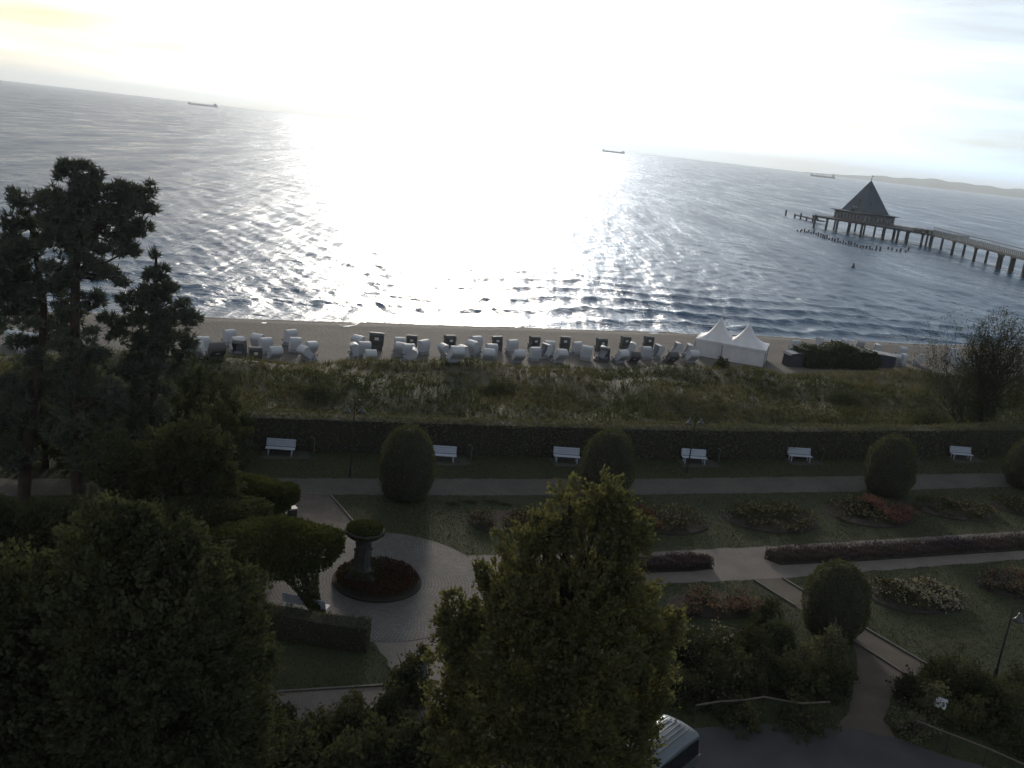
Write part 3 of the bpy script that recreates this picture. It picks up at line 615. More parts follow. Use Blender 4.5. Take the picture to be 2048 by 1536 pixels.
# low box hedge beside the plaza
def boxhedge(label, pts, h, th, dens=420):
    pts = [np.array(q[:2]) for q in pts]; o0 = pts[0]; t = thing('box_hedge', label, 'hedge', (*o0, 0)); mb = MB(); al = []
    for a, b in zip(pts[:-1], pts[1:]):
        d = b - a; Ld = np.hypot(*d); tt = d / Ld; nn_ = np.array((-tt[1], tt[0])); c = (a + b) / 2 - o0
        mb.box((c[0], c[1], h / 2 - .03), (Ld, th - .14, h - .06), m_core, Matrix.Rotation(math.atan2(tt[1], tt[0]), 3, 'Z'))
        n_ = int(Ld * dens); u = rng.random(n_); f = rng.random(n_); w2 = np.where(f < .4, -th / 2, np.where(f < .55, th / 2, rng.uniform(-th / 2, th / 2, n_))) + rng.normal(size=n_) * .03
        z = np.where(f < .55, rng.random(n_) * h, h) + rng.normal(size=n_) * .03; al.append(np.column_stack([a[0] - o0[0] + d[0] * u + nn_[0] * w2, a[1] - o0[1] + d[1] * u + nn_[1] * w2, z]))
        e = int(th * h * 200); al.append(np.column_stack([b[0] - o0[0] + nn_[0] * rng.uniform(-th / 2, th / 2, e), b[1] - o0[1] + nn_[1] * rng.uniform(-th / 2, th / 2, e), rng.random(e) * h]))
    mb.build('branches', t); leafobj('foliage', np.concatenate(al), .09, L_dark, t); return t
boxhedge('low dark box hedge curving below the plaza bench', [P(500, 1262), P(560, 1268), P(650, 1285), P(735, 1296)], 1.15, .95)
# ------------------------------------------------------------------ flower beds
def ellipse_px(cx, cy, rx, ry, deg, n=28, k=1.0):
    a = R(deg); pts = []
    for i in range(n):
        t_ = 2 * math.pi * i / n; x = rx * k * math.cos(t_); y = ry * k * math.sin(t_); pts.append(P(cx + x * math.cos(a) - y * math.sin(a), cy + x * math.sin(a) + y * math.cos(a)))
    return np.array(pts)
def inpoly(p, poly):
    x, y = p[:, 0], p[:, 1]; r_ = np.zeros(len(p), bool); j = len(poly) - 1
    for i in range(len(poly)):
        xi, yi = poly[i, :2]; xj, yj = poly[j, :2]; c = ((yi > y) != (yj > y)) & (x < (xj - xi) * (y - yi) / (yj - yi + 1e-12) + xi); r_ ^= c; j = i
    return r_
def bed(label, cx, cy, rx, ry, deg, fl, h=.4, nf=260, lm=None, group='flower beds in the lawn', dens=230, cat='flower bed'):
    """fl: list of (petal material, weight, picture offset x range or None)"""
    cy = cy + 5; poly = ellipse_px(cx, cy, rx, ry, deg); c = poly.mean(0)
    t = thing('flower_bed', label, cat, (c[0], c[1], 0), 0, group)
    mb = MB(); k = len(poly); pin = (poly - c) * .93 + c
    mb.add([(*(q - c)[:2], .0) for q in poly] + [(*(q - c)[:2], .07) for q in pin], [tuple(range(k, 2 * k))] + [(i, (i + 1) % k, k + (i + 1) % k, k + i) for i in range(k)], m_soil); mb.build('soil', t)
    lo_, hi = poly.min(0), poly.max(0); area = (hi[0] - lo_[0]) * (hi[1] - lo_[1]) * .78; nb_ = int(area * 2.6)
    q = np.column_stack([rng.uniform(lo_[0], hi[0], nb_ * 3), rng.uniform(lo_[1], hi[1], nb_ * 3), np.zeros(nb_ * 3)]); q = q[inpoly(q, pin)][:nb_] - c
    nl = int(area * dens / len(q)); hh = rng.uniform(.6, 1.25, len(q)) * h
    p_ = np.repeat(q, nl, 0) + rng.normal(size=(len(q) * nl, 3)) * np.array((.26, .26, 0)); p_[:, 2] = np.abs(rng.random(len(p_))) ** .6 * np.repeat(hh, nl) + .04
    leafobj('bushes', p_, .1, lm or L_rose, t, kind='stuff')
    for m_, wgt, rg_ in fl:
        n_ = int(nf * wgt); kk = rng.choice(len(q), n_ * 4); f_ = q[kk] + rng.normal(size=(n_ * 4, 3)) * np.array((.25, .25, 0)); f_[:, 2] = hh[kk] * rng.uniform(.75, 1.15, n_ * 4) + .03
        if rg_:
            u_ = (f_ @ np.array((*T[:2], 0))) ; half = np.abs((poly - c) @ np.array((*T[:2], 0))).max(); f_ = f_[(u_ / half > rg_[0]) & (u_ / half < rg_[1])]
        f_ = f_[:n_]; pp = np.repeat(f_, 4, 0) + rng.normal(size=(len(f_) * 4, 3)) * .025
        leafobj('flowers', pp, .085, m_, t, kind='stuff', aspect=.9)
    return t
bed('rose bed with few pale blooms left of the maple top', 1032, 1045, 97, 27, 6, [(F_cream, .5, None), (F_pink, .3, None)], .5)
bed('rose bed with an orange-red corner right of the maple', 1338, 1042, 82, 24, 4, [(F_orange, 3.2, (-1, -.42)), (F_cream, .5, (-.4, 1))], .55)
bed('dark round rose bed alone between the maple and the pink bed', 1540, 1035, 98, 27, 6, [(F_cream, 1.0, None)], .45)
bed('rose bed under a yew with a bright pink right half', 1740, 1024, 92, 26, 7, [(F_pink, 5.5, (.1, 1)), (F_cream, .7, (-1, .2))], .45)
bed('flat green bed with a few pale blooms right of the pink bed', 1908, 1016, 84, 19, 8, [(F_cream, .6, (0, 1))], .35)
bed('green bed at the right edge under the last yew', 2046, 1010, 66, 17, 9, [(F_cream, .2, None)], .35)
bed('pink speckled rose bed beside the diagonal path', 1425, 1208, 98, 26, 3, [(F_pink, 1.3, None), (F_cream, 1.5, None)], .45)
bed('rose bed full of white blooms right of the biggest yew', 1828, 1192, 99, 31, 8, [(F_white, 2.0, (-.1, 1)), (F_white, .7, None), (F_red, .5, None)], .4)
bed('pale pink rose bed below the lavender at the right edge', 2032, 1168, 84, 25, 9, [(F_cream, 2.6, None), (F_pink, .8, None)], .4)
bed('half hidden rose bed below the pink speckled bed', 1400, 1300, 90, 34, 6, [(F_white, .5, None), (F_cream, .5, None)], .7)
# lavender strips
def lavender(label, up, lo_):
    poly = np.array([P(*q) for q in up] + [P(*q) for q in lo_[::-1]]); c = poly.mean(0)
    t = thing('lavender_bed', label, 'lavender bed', (c[0], c[1], 0), 0, 'lavender strips in the gravel path')
    mb = MB(); k = len(poly); mb.add([(*(q - c)[:2], 0) for q in poly] + [(*((q - c) * .98)[:2], .06) for q in poly], [tuple(range(k, 2 * k))] + [(i, (i + 1) % k, k + (i + 1) % k, k + i) for i in range(k)], m_soil); mb.build('soil', t)
    lo2, hi2 = poly.min(0), poly.max(0); n_ = 160000; q = np.column_stack([rng.uniform(lo2[0], hi2[0], n_), rng.uniform(lo2[1], hi2[1], n_), np.zeros(n_)]); q = q[inpoly(q, poly)][:26000] - c
    lump = .34 + .12 * np.sin(q[:, 0] * 3.1 + q[:, 1] * 2) * np.sin(q[:, 1] * 3.7) + .05 * rng.normal(size=len(q)); q[:, 2] = rng.random(len(q)) ** .5 * lump
    k = rng.random(len(q)); leafobj('leaves', q[k < .75], .12, L_lav, t, nb=np.tile((0, 0, 1.2), ((k < .75).sum(), 1)), aspect=.3, kind='stuff')
    f_ = q[k >= .75]; f_[:, 2] = lump[k >= .75] + .08; leafobj('flowers', f_, .09, L_lavf, t, kind='stuff', aspect=.4); return t
lavender('long purple lavender strip between two pale gravel lanes', [(1530, 1106), (1560, 1102), (1700, 1097), (1850, 1089), (2048, 1076), (2140, 1069)], [(1528, 1118), (1560, 1130), (1700, 1124), (1850, 1114), (2048, 1101), (2140, 1094)])
lavender('short lavender strip next to the maple', [(1000, 1133), (1150, 1130), (1280, 1125), (1380, 1117), (1412, 1120)], [(1000, 1152), (1150, 1150), (1280, 1146), (1380, 1143), (1428, 1138)])
# ------------------------------------------------------------------ planter on a column in a round red bed
PBc = P(754, 1163)
a_ = np.linspace(0, 2 * math.pi, 40, endpoint=False)
def round_bed():
    rr = 2.0; t = thing('round_flower_bed', 'round bed of dark red begonias in the middle of the plaza', 'flower bed', (PBc[0], PBc[1], .016))
    mb = MB(); mb.lathe([(rr + .1, 0), (rr + .1, .1), (rr, .1), (rr, .08), (.01, .2)], m_soil, n=40); mb.build('soil', t)
    n_ = 5200; a = rng.uniform(0, 6.283, n_); r = rr * .97 * np.sqrt(rng.random(n_)); p_ = np.stack([r * np.cos(a), r * np.sin(a), .2 + .16 * rng.random(n_)], 1)
    leafobj('bushes', p_, .1, L_rose, t, kind='stuff'); k = rng.random(n_) < .55; f_ = p_[k]; f_[:, 2] = .3 + .08 * rng.random(len(f_)); leafobj('flowers', f_, .09, F_red, t, kind='stuff', aspect=.9)
round_bed()
cb = P(722, 1160); t = thing('stone_planter', 'stone bowl planter overflowing with green on a carved column', 'planter', (cb[0], cb[1], .03))
m_stone = mat('weathered_stone', (.045, .043, .039), .9, (.026, .025, .023), 3, .5, 9)
mb = MB(); mb.box((0, 0, .17), (1.5, 1.5, .34), m_stone, taper=.93); mb.box((0, 0, .42), (1.2, 1.2, .16), m_stone, taper=.95); mb.build('plinth', t, bevel=.02)
mb = MB(); mb.lathe([(.46, .50), (.44, .6), (.34, .72), (.32, 1.1), (.36, 1.3), (.33, 1.55), (.37, 1.75), (.40, 1.9), (.3, 2.0), (.3, 2.08), (.01, 2.08)], m_stone, n=12)
for i in range(4):
    a = i * math.pi / 2 + .4; mb.tube((.3 * math.cos(a), .3 * math.sin(a), .6), (.33 * math.cos(a), .33 * math.sin(a), 1.45), .12, m_stone, .09, 8); mb.lathe([(.01, .1), (.09, .05), (.1, -.02), (.05, -.1), (.01, -.1)], m_stone, (.36 * math.cos(a), .36 * math.sin(a), 1.58), 8)
mb.build('column', t)
mb = MB(); mb.lathe([(.28, 2.05), (.45, 2.1), (.75, 2.27), (.9, 2.5), (.92, 2.58), (.84, 2.58), (.8, 2.5), (.01, 2.48)], m_stone, n=28); mb.build('bowl', t, smooth=True)
n_ = 5200; a = rng.uniform(0, 6.283, n_); r = .93 * np.sqrt(rng.random(n_)); p_ = np.stack([r * np.cos(a), r * np.sin(a), 2.55 + .2 * (1 - r ** 2) + rng.random(n_) * .12 - .18 * (r > .85)], 1); leafobj('plants', p_, .09, L_clip, t)
n_ = 900; a = rng.uniform(0, 6.283, n_); r = rng.uniform(.5, .75, n_); p_ = np.stack([r * np.cos(a), r * np.sin(a), .3 + .3 * rng.random(n_)], 1); leafobj('plants', p_, .12, L_rose, t)

# short uneven grass over the lawns
na = 520000; s_ = rng.uniform(-14, 68, na); n_ = rng.uniform(19, 57.5, na); q = np.stack([s_ * T[0] + n_ * N[0], s_ * T[1] + n_ * N[1], np.zeros(na)], 1)
a = np.degrees(np.arctan2(q[:, 0], q[:, 1])); k = (a > -36) & (a < 41); keep = q[k]
for e in EXCL: keep = keep[~inpoly(keep, e)]
keep = keep[np.hypot(keep[:, 0] - PC[0], keep[:, 1] - PC[1]) > PR + .03]
pn = .5 + .5 * np.sin(keep[:, 0] * .9 + np.sin(keep[:, 1] * .7) * 2) * np.sin(keep[:, 1] * 1.1 + 1); pn2 = rng.random(len(keep))
L_g1 = leafmat('grass_blade', (.026, .036, .014), (.042, .05, .02), .3); L_g2 = leafmat('dry_grass_blade', (.05, .05, .026), (.065, .06, .034), .3)
leafobj('grass', keep, .075, None, kind='stuff', mats=[L_g1, L_g2], midx=(pn * .5 + pn2 * .6 > .72).astype(int), blade=True, nb=unit(rng.normal(size=keep.shape) * .6 + np.array((0, 0, 1))), aspect=.35)
# ------------------------------------------------------------------ dune vegetation
def scatter_sn(n_, s0, s1, n0, n1):
    s = rng.uniform(s0, s1, n_); n = rng.uniform(n0, n1, n_); return s, n
def low_noise(s, n):
    return (np.sin(s * .31 + 1.7 * np.sin(n * .23)) + np.sin(n * .47 + s * .12 + 2) + np.sin(s * .83 - n * .6) * .6) / 2.6
def on_land(s, n): return np.stack([s * T[0] + n * N[0], s * T[1] + n * N[1], terrain(s, n)], 1)
def view_range(s, n):
    p = on_land(s, n); a = np.degrees(np.arctan2(p[:, 0], p[:, 1])); return (a > -33) & (a < 36)
# woody shrubs: mounds of leaves
s, n = scatter_sn(9000, -45, 150, 58.2, 84); k = view_range(s, n); s, n = s[k], n[k]
bare = ((np.abs(s - 42) < 4.2) & (np.abs(n - 76.5) < .9)) | ((np.abs(s - 21) < 7) & (np.abs(n - 77.2) < .5))
crest = 80.5 + .02 * (s - 28)
k = (rng.random(len(s)) < np.clip(.62 - .028 * (n - 58) + .35 * low_noise(s, n), .03, 1)) & (n < crest - 1) & ~bare; s, n = s[k], n[k]
hgt = np.clip(.95 - .030 * (n - 58), .3, 1.3) * rng.uniform(.55, 1.5, len(s)); rad = hgt * rng.uniform(.7, 1.3, len(s))
base_ = on_land(s, n); nl = 46; c = np.repeat(base_, nl, 0); d = unit(rng.normal(size=(len(c), 3))); d[:, 2] = np.abs(d[:, 2]); rr = rng.random(len(c)) ** .4
p_ = c + d * rr[:, None] * np.stack([np.repeat(rad, nl), np.repeat(rad, nl), np.repeat(hgt, nl)], 1)
kind = np.repeat(np.clip((low_noise(s * .7 + 9, n * .7) * 1.6 + 1.6 + rng.normal(size=len(s)) * .7).astype(int), 0, 3), nl)
leafobj('dune_shrubs', p_, .15, None, kind='stuff', mats=[L_dune4, L_dune1, L_dune1, L_dune3], midx=kind, aspect=.55)
# marram and meadow grass
s, n = scatter_sn(70000, -45, 160, 58.5, 88); k = view_range(s, n); s, n = s[k], n[k]
bare = ((np.abs(s - 42 + 1.2 * np.sin(n)) < 5.2) & (np.abs(n - 76.4) < .75)) | ((np.abs(s - 20) < 8) & (np.abs(n - 77.3) < .35)) 
k = (rng.random(len(s)) < np.clip(.75 + .4 * low_noise(s + 5, n * 1.4), .1, 1) * np.clip((87.5 - n) / 4, 0, 1)) & ~bare; s, n = s[k], n[k]
nb_ = 3; c = np.repeat(on_land(s, n), nb_, 0) + rng.normal(size=(len(s) * nb_, 3)) * np.array((.09, .09, 0)); dr = unit(rng.normal(size=c.shape) * .45 + np.array((.1, -.1, 1)))
leafobj('dune_grass', c, .46, None, kind='stuff', mats=[L_dune2, L_dune1], midx=(np.repeat(low_noise(s, n * .6), nb_) + rng.normal(size=len(c)) * .35 < -.05).astype(int), blade=True, nb=dr, aspect=.16)
# single dune bushes that stand out
for (x_, y_, h_, r_, lb) in ((1443, 730, 1.5, .9, 'small green bush at the dune edge in front of the first peaked tent'), (640, 790, 1.2, 1.6, 'dark rounded bush on the dune above the first white bench'), (1685, 800, 1.2, 1.7, 'dark rounded bush on the dune right of the tents'), (1000, 770, 1.1, 1.5, 'low dark bush in the middle of the dune'), (1860, 850, 1.5, 1.6, 'round bush behind the hedge under the bare tree')):
    q = P(x_, y_, .3); q[2] = tz(q); t = thing('dune_bush', lb, 'bush', q, 0, 'bushes on the dune')
    mb = MB(); [mb.path([(0, 0, 0), (r_ * .4 * math.cos(a), r_ * .4 * math.sin(a), h_ * .6), (r_ * .7 * math.cos(a + .3), r_ * .7 * math.sin(a + .3), h_ * .95)], [.04, .025, .01], m_bark, 5) for a in (0, 1.3, 2.5, 3.7, 5)]; mb.build('stems', t)
    n_ = 1700; d = unit(rng.normal(size=(n_, 3))); d[:, 2] = np.abs(d[:, 2]); p_ = d * (rng.random(n_) ** .4)[:, None] * np.array((r_, r_, h_)) * (1 + .15 * np.sin(d[:, :1] * 7 + 3)); leafobj('foliage', p_, .15, L_dune4, t)
# ------------------------------------------------------------------ beach chairs
def wicker(name, c, c2, rough=.6):
    m, n, l, b = nodes(name); b.inputs['Roughness'].default_value = rough
    tc = n.new('ShaderNodeTexCoord'); w_ = n.new('ShaderNodeTexWave'); w_.inputs['Scale'].default_value = 9; w_.bands_direction = 'Z'; w_.inputs['Distortion'].default_value = 1.5; w_.inputs['Detail'].default_value = 1
    l.new(tc.outputs['Object'], w_.inputs[0]); mx = n.new('ShaderNodeMixRGB'); mx.inputs[1].default_value = (*c, 1); mx.inputs[2].default_value = (*c2, 1); l.new(w_.outputs['Fac'], mx.inputs[0]); l.new(mx.outputs[0], b.inputs['Base Color'])
    bp = n.new('ShaderNodeBump'); bp.inputs['Strength'].default_value = .4; bp.inputs['Distance'].default_value = .02; l.new(w_.outputs['Fac'], bp.inputs['Height']); l.new(bp.outputs[0], b.inputs['Normal']); return m
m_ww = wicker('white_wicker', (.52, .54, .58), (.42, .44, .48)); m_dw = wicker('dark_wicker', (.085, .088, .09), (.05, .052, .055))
m_cush = mat('blue_striped_cushion', (.09, .12, .2), .9, (.3, .32, .36), 8); m_dark = mat('dark_frame', (.02, .02, .022), .6); m_plate = mat('white_number_plate', (.6, .6, .6), .5, (.55, .55, .55), 3)
m_wood = mat('chair_wood', (.14, .09, .055), .7, (.09, .055, .035), 6)
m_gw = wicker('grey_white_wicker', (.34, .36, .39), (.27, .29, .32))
def beach_chair(kind, recline):
    """front towards -x; returns an Empty with its parts"""
    mw = m_ww if kind == 'white' else m_dw
    t = bpy.data.objects.new('beach_chair', None); COL.objects.link(t)
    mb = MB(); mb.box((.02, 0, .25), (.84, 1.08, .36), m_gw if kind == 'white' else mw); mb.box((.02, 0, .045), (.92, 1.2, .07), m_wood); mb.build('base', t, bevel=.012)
    mb = MB(); mb.box((-.05, 0, .475), (.62, .98, .09), m_cush); mb.build('seat', t, bevel=.02)
    rot = Matrix.Rotation(recline, 3, 'Y'); piv = Vector((.25, 0, .43))
    def rp(x, z): v = rot @ (Vector((x, 0, z)) - piv) + piv; return (v.x, v.z)
    mb = MB(); side = [(.42, .43), (.47, .9), (.49, 1.32), (.42, 1.53), (.24, 1.64), (0, 1.65), (-.24, 1.58), (-.40, 1.46), (-.30, 1.18), (-.22, .95), (-.2, .72), (-.25, .43)]
    sp = [rp(*q) for q in side]
    for y in (-.585, .535): mb.extr(sp, y, y + .05, mw)
    sh = side[:8]; inn = [(x - .045 if i < 4 else x, z - (.045 if i >= 3 else 0)) for i, (x, z) in enumerate(sh)]
    mb.extr([rp(*q) for q in sh] + [rp(*q) for q in inn[::-1]], -.533, .533, mw); mb.build('hood', t)
    mb = MB(); mb.extr([rp(.40, .5), rp(.44, 1.2), rp(.37, 1.2), rp(.32, .5)], -.5, .5, m_cush); mb.build('back_cushion', t)
    for y in (-.56, .56):
        mb = MB(); mb.box((-.34, y, .66), (.30, .09, .05), m_dark); mb.box((-.46, y, .53), (.05, .07, .24), m_dark); mb.build('armrest', t)
    for y in (-.27, .27):
        mb = MB(); mb.box((-.5, y, .16), (.14, .42, .2), mw); mb.build('footrest', t, bevel=.01)
    for y in (-.62, .62):
        mb = MB(); mb.tube((.1, y, .24), (.1, y * .985, .24), .05, m_dark); mb.box((.1, y * .99, .3), (.3, .03, .03), m_dark); mb.build('handle', t)
    if kind == 'dark':
        mb = MB(); c_ = rp(.497, 1.12); mb.box((c_[0] + .008, 0, c_[1]), (.014, .34, .26), m_plate, rot); mb.build('number_plate', t)
        for c_ in (rp(.5, 1.35), rp(.485, .75)): mb = MB(); mb.box((c_[0], 0, c_[1]), (.03, 1.1, .03), m_dark, rot); mb.build('rail', t)
    return t
protos = {(k, r): beach_chair(k, R(r)) for k, r in (('white', 0), ('white', 28), ('white', 48), ('dark', 0), ('dark', 50))}
usedp = set()
BACK = ROTP - math.pi / 2       # back towards the hotel
# picture x, picture y of the foot, kind, recline, turn in degrees
CH = [(22, 690, 'w', 0, 20), (38, 697, 'w', 28, -15), (50, 706, 'w', 0, 40), (66, 700, 'w', 28, 15), (112, 695, 'w', 0, -25), (404, 706, 'w', 0, 15), (395, 716, 'w', 48, -10), (430, 718, 'd', 50, 8), (458, 689, 'w', 0, 30), (471, 704, 'w', 28, 35),
 (480, 712, 'd', 0, 150), (517, 697, 'w', 28, -40), (529, 707, 'w', 0, 30), (510, 719, 'd', 0, 4), (546, 720, 'w', 48, 10), (579, 690, 'w', 0, 35), (588, 704, 'w', 0, 8), (616, 711, 'w', 28, 40), (620, 720, 'w', 48, -60),
 (707, 717, 'w', 0, 100), (719, 702, 'w', 28, -30), (726, 713, 'w', 0, 5), (736, 721, 'w', 48, 15), (751, 699, 'd', 0, -14), (798, 702, 'w', 0, 5), (823, 698, 'd', 0, 3), (845, 708, 'w', 0, 25), (801, 713, 'w', 28, -20), (815, 717, 'w', 0, 10), (811, 723, 'w', 48, 80),
 (897, 698, 'd', 0, 0), (892, 716, 'w', 28, -70), (906, 724, 'w', 48, 10), (950, 701, 'w', 0, 25), (947, 711, 'w', 28, -50), (931, 720, 'w', 28, -70), (981, 717, 'w', 0, 5), (972, 724, 'w', 48, 4), (994, 699, 'd', 0, -3),
 (1022, 707, 'w', 0, 12), (1032, 724, 'w', 48, 8), (1066, 698, 'd', 0, 2), (1096, 709, 'w', 0, 8), (1067, 721, 'w', 0, 4), (1085, 717, 'w', 28, 95), (1114, 725, 'w', 48, 6), (1128, 700, 'd', 0, -2), (1152, 708, 'w', 0, 10), (1170, 720, 'w', 0, -15),
 (1200, 703, 'd', 0, 4), (1196, 720, 'w', 28, 80), (1207, 723, 'd', 0, 165), (1248, 697, 'd', 0, 3), (1253, 712, 'w', 28, 60), (1236, 725, 'w', 48, 12), (1263, 726, 'd', 50, -14), (1295, 697, 'd', 0, -2), (1289, 718, 'w', 0, 8), (1309, 717, 'w', 28, 95),
 (1346, 713, 'w', 28, 70), (1337, 726, 'd', 50, 3), (1369, 715, 'w', 28, 75), (1378, 724, 'w', 48, 0), (1586, 702, 'w', 0, 5), (1636, 698, 'w', 0, 30), (1680, 698, 'w', 28, 30), (1714, 699, 'w', 28, -20), (1745, 711, 'w', 28, 55),
 (1800, 716, 'w', 0, 6), (1789, 730, 'w', 28, -35), (1801, 731, 'w', 0, 20), (1832, 730, 'w', 28, 45), (1902, 717, 'w', 0, 8), (1895, 724, 'w', 28, 20), (1909, 733, 'w', 0, -10), (1930, 731, 'w', 28, 40)]
rows = []
for i, (x_, y_, k_, rc, tn) in enumerate(CH):
    q = PT(x_, y_); s_, n_ = SN(q); rows.append((i, s_, n_, q))
def ordw(i): return ['', 'first', 'second', 'third', 'fourth', 'fifth', 'sixth', 'seventh', 'eighth', 'ninth', 'tenth', 'eleventh', 'twelfth', 'thirteenth', 'fourteenth', 'fifteenth', 'sixteenth'][i]
cnt = {}
ZON = [(0, 130, 'seen through the pines at the left edge'), (130, 650, 'beside the pines'), (650, 860, 'around the wide dark chair'), (860, 1045, 'in the middle of the beach'), (1045, 1215, 'right of the middle'), (1215, 1400, 'next to the tents'), (1400, 1760, 'by the bush-covered kiosk'), (1760, 2048, 'behind the bare shrub')]
for i, s_, n_, q in rows:
    x_, y_, k_, rc, tn = CH[i]; kd = 'white' if k_ == 'w' else 'dark'
    z_ = [c for a, b, c in ZON if a <= x_ < b][0]
    pose = {0: 'upright', 28: 'tilted', 48: 'folded-back', 50: 'folded-back'}[rc] if kd == 'white' else ('plate-backed' if rc == 0 and abs(tn) < 20 else 'turned' if rc == 0 else 'folded-back')
    key = (z_, kd, pose); cnt.setdefault(key, []).append(i)
lab = {}
for (z_, kd, pose), ids in cnt.items():
    ids.sort(key=lambda i: CH[i][0])
    for j, i in enumerate(ids):
        col_ = 'white' if kd == 'white' else 'dark wicker'
        if i == 23: lab[i] = 'wide dark wicker beach chair with a banded back, standing alone on the sand'; continue
        pos = '' if len(ids) == 1 else (f'{ordw(j + 1)} from the left of the ')
        what = {'plate-backed': 'with a pale number plate on its back', 'turned': 'turned sideways', 'upright': 'upright', 'tilted': 'with a tilted hood', 'folded-back': 'with its hood folded low'}[pose]
        lab[i] = (f'{ordw(j + 1)} {col_} {pose} beach chair from the left ' if pos else f'{col_} {pose} beach chair ') + z_
for i, s_, n_, q in rows:
    x_, y_, k_, rc, tn = CH[i]; kd = 'white' if k_ == 'w' else 'dark'
    key = (kd, rc if kd == 'white' else (0 if rc == 0 else 50)); pr = protos[key]
    o = pr if key not in usedp else copy_tree(pr); usedp.add(key)
    o.location = (q[0], q[1], tz(q) - .03); o.rotation_euler = (rng.normal() * .03, rng.normal() * .04, BACK + R(tn) + rng.normal() * .12); sc = 1.22 if i == 23 else 1.05 + rng.normal() * .03; o.scale = (sc, sc * (1.12 if i == 23 else 1), sc)
    tag(o, lab[i], 'beach chair', 'beach chairs on the sand')
# ------------------------------------------------------------------ peaked tents
m_tent = mat('tent_canvas', (.66, .66, .68), .65, (.58, .58, .61), 1.2, .25, 2.0, dist=.1); m_tpole = mat('tent_pole', (.25, .25, .27), .4, metal=.6)
def tent(label, cx, cy, yaw, half=2.5, eave=2.25, apex=5.1):
    q = PT(cx, cy); z0 = tz(q); t = thing('peaked_tent', label, 'tent', (q[0], q[1], z0), yaw, 'peaked tents on the beach')
    mb = MB(); nr, na = 9, 24; rings = []
    for i in range(nr + 1):
        f = i / nr; rr = half * (1 - f) + .05 * f; z = eave + (apex - eave) * (f ** 2.1 * .86 + f * .14); ring = []
        for j in range(na):
            a = 2 * math.pi * j / na + math.pi / 4; m_ = max(abs(math.cos(a)), abs(math.sin(a))); sq = 1 / m_; rd = rr * (sq * (1 - f) + (1.0) * f); sag = -.06 * (1 - f) * abs(math.sin(2 * a)) if 0 else 0
            ring.append((rd * math.cos(a), rd * math.sin(a), z + sag))
        rings.append(ring)
    vs = [v for r_ in rings for v in r_]; fs = [(i * na + j, i * na + (j + 1) % na, (i + 1) * na + (j + 1) % na, (i + 1) * na + j) for i in range(nr) for j in range(na)]
    mb.add(vs, fs, m_tent); mb.build('roof', t, smooth=True)
    mb = MB()
    for sx, sy, lx, ly in ((0, -1, 1, 0), (0, 1, 1, 0), (-1, 0, 0, 1), (1, 0, 0, 1)): mb.box((sx * half, sy * half, eave - .14), (2 * half * lx + .03, 2 * half * ly + .03, .3), m_tent)
    mb.build('valance', t)
    for sx, sy, lx, ly in ((0, -1, 1, 0), (0, 1, 1, 0), (-1, 0, 0, 1), (1, 0, 0, 1)):
        mb = MB(); w_ = half * 2 - .16; npn = 14; h_ = eave - .35
        vs = []; 
        for i in range(npn + 1):
            u = -w_ / 2 + w_ * i / npn; off = .025 * math.sin(i * 2.1); vs += [(sx * (half - .06) + lx * u + ly * off, sy * (half - .06) + ly * u + lx * off, .02), (sx * (half - .06) + lx * u + ly * off, sy * (half - .06) + ly * u + lx * off, .02 + h_)]
        mb.add(vs, [(2 * i, 2 * i + 2, 2 * i + 3, 2 * i + 1) for i in range(npn)], m_tent); mb.build('side_wall', t)
    for sx in (-1, 1):
        for sy in (-1, 1): mb = MB(); mb.tube((sx * half * .985, sy * half * .985, 0), (sx * half * .985, sy * half * .985, eave), .05, m_tpole); mb.build('pole', t)
    mb = MB(); mb.tube((0, 0, apex - .1), (0, 0, apex + .35), .04, m_tpole, .02); mb.build('finial', t)
tent('left white peaked tent, the farther one, half behind its twin', 1431, 710, ROTP - R(38), 2.6, 2.25, 5.1)
tent('right white peaked tent, the nearer one with a dark figure-like bush at its front', 1487, 720, ROTP - R(38), 2.75, 2.25, 4.9)
# ------------------------------------------------------------------ kiosk under shrubs, dark kiosk, shed
m_kio = mat('dark_green_boards', (.025, .035, .032), .8, (.015, .02, .02), 2, .4, 10); m_bluegrey = mat('blue_grey_boards', (.04, .05, .075), .6, (.03, .035, .05), 2); m_felt = mat('pale_roof_felt', (.32, .32, .34), .8, (.24, .24, .26), 2)
a_ = PT(1595, 727); b_ = PT(1728, 731); c_ = (a_ + b_) / 2; Ld = np.hypot(*(b_ - a_)[:2]); ang = math.atan2((b_ - a_)[1], (b_ - a_)[0]); t = thing('beach_kiosk', 'long low dark kiosk with bushes grown over its roof', 'kiosk', (c_[0], c_[1], tz(c_)), ang)
mb = MB(); nb_ = 16
for i in range(nb_): 
    mb = MB(); mb.box((-Ld / 2 + Ld * (i + .5) / nb_, 0, 1.05), (Ld / nb_ - .04, 3.2, 2.1), m_kio); mb.build('board', t)
mb = MB(); mb.box((0, 0, 2.16), (Ld + .3, 3.5, .1), m_kio); mb.build('roof', t)
n_ = 24000; x = rng.uniform(-Ld / 2 - .6, Ld / 2 + .3, n_); hh = 1.7 + 1.15 * np.clip(1 - np.abs(x / (Ld * .56)) ** 3, 0, 1) + .35 * np.sin(x * 1.1 + 1) + .15 * np.sin(x * 3.7); yy = np.where(rng.random(n_) < .7, rng.uniform(-3.0, -1.5, n_), rng.uniform(-2, 1.2, n_)); hh = hh * np.where(yy < -1.6, np.clip(1 - (-1.6 - yy) * .35, 0, 1), 1); p_ = np.stack([x, yy, rng.random(n_) ** .6 * hh], 1); leafobj('bushes', p_, .24, L_dune4, t)
a_ = PT(1584, 731); t = thing('dark_hut', 'small dark hut with a glinting curved lid left of the bush-covered kiosk', 'hut', (a_[0], a_[1], tz(a_)), ROTP)
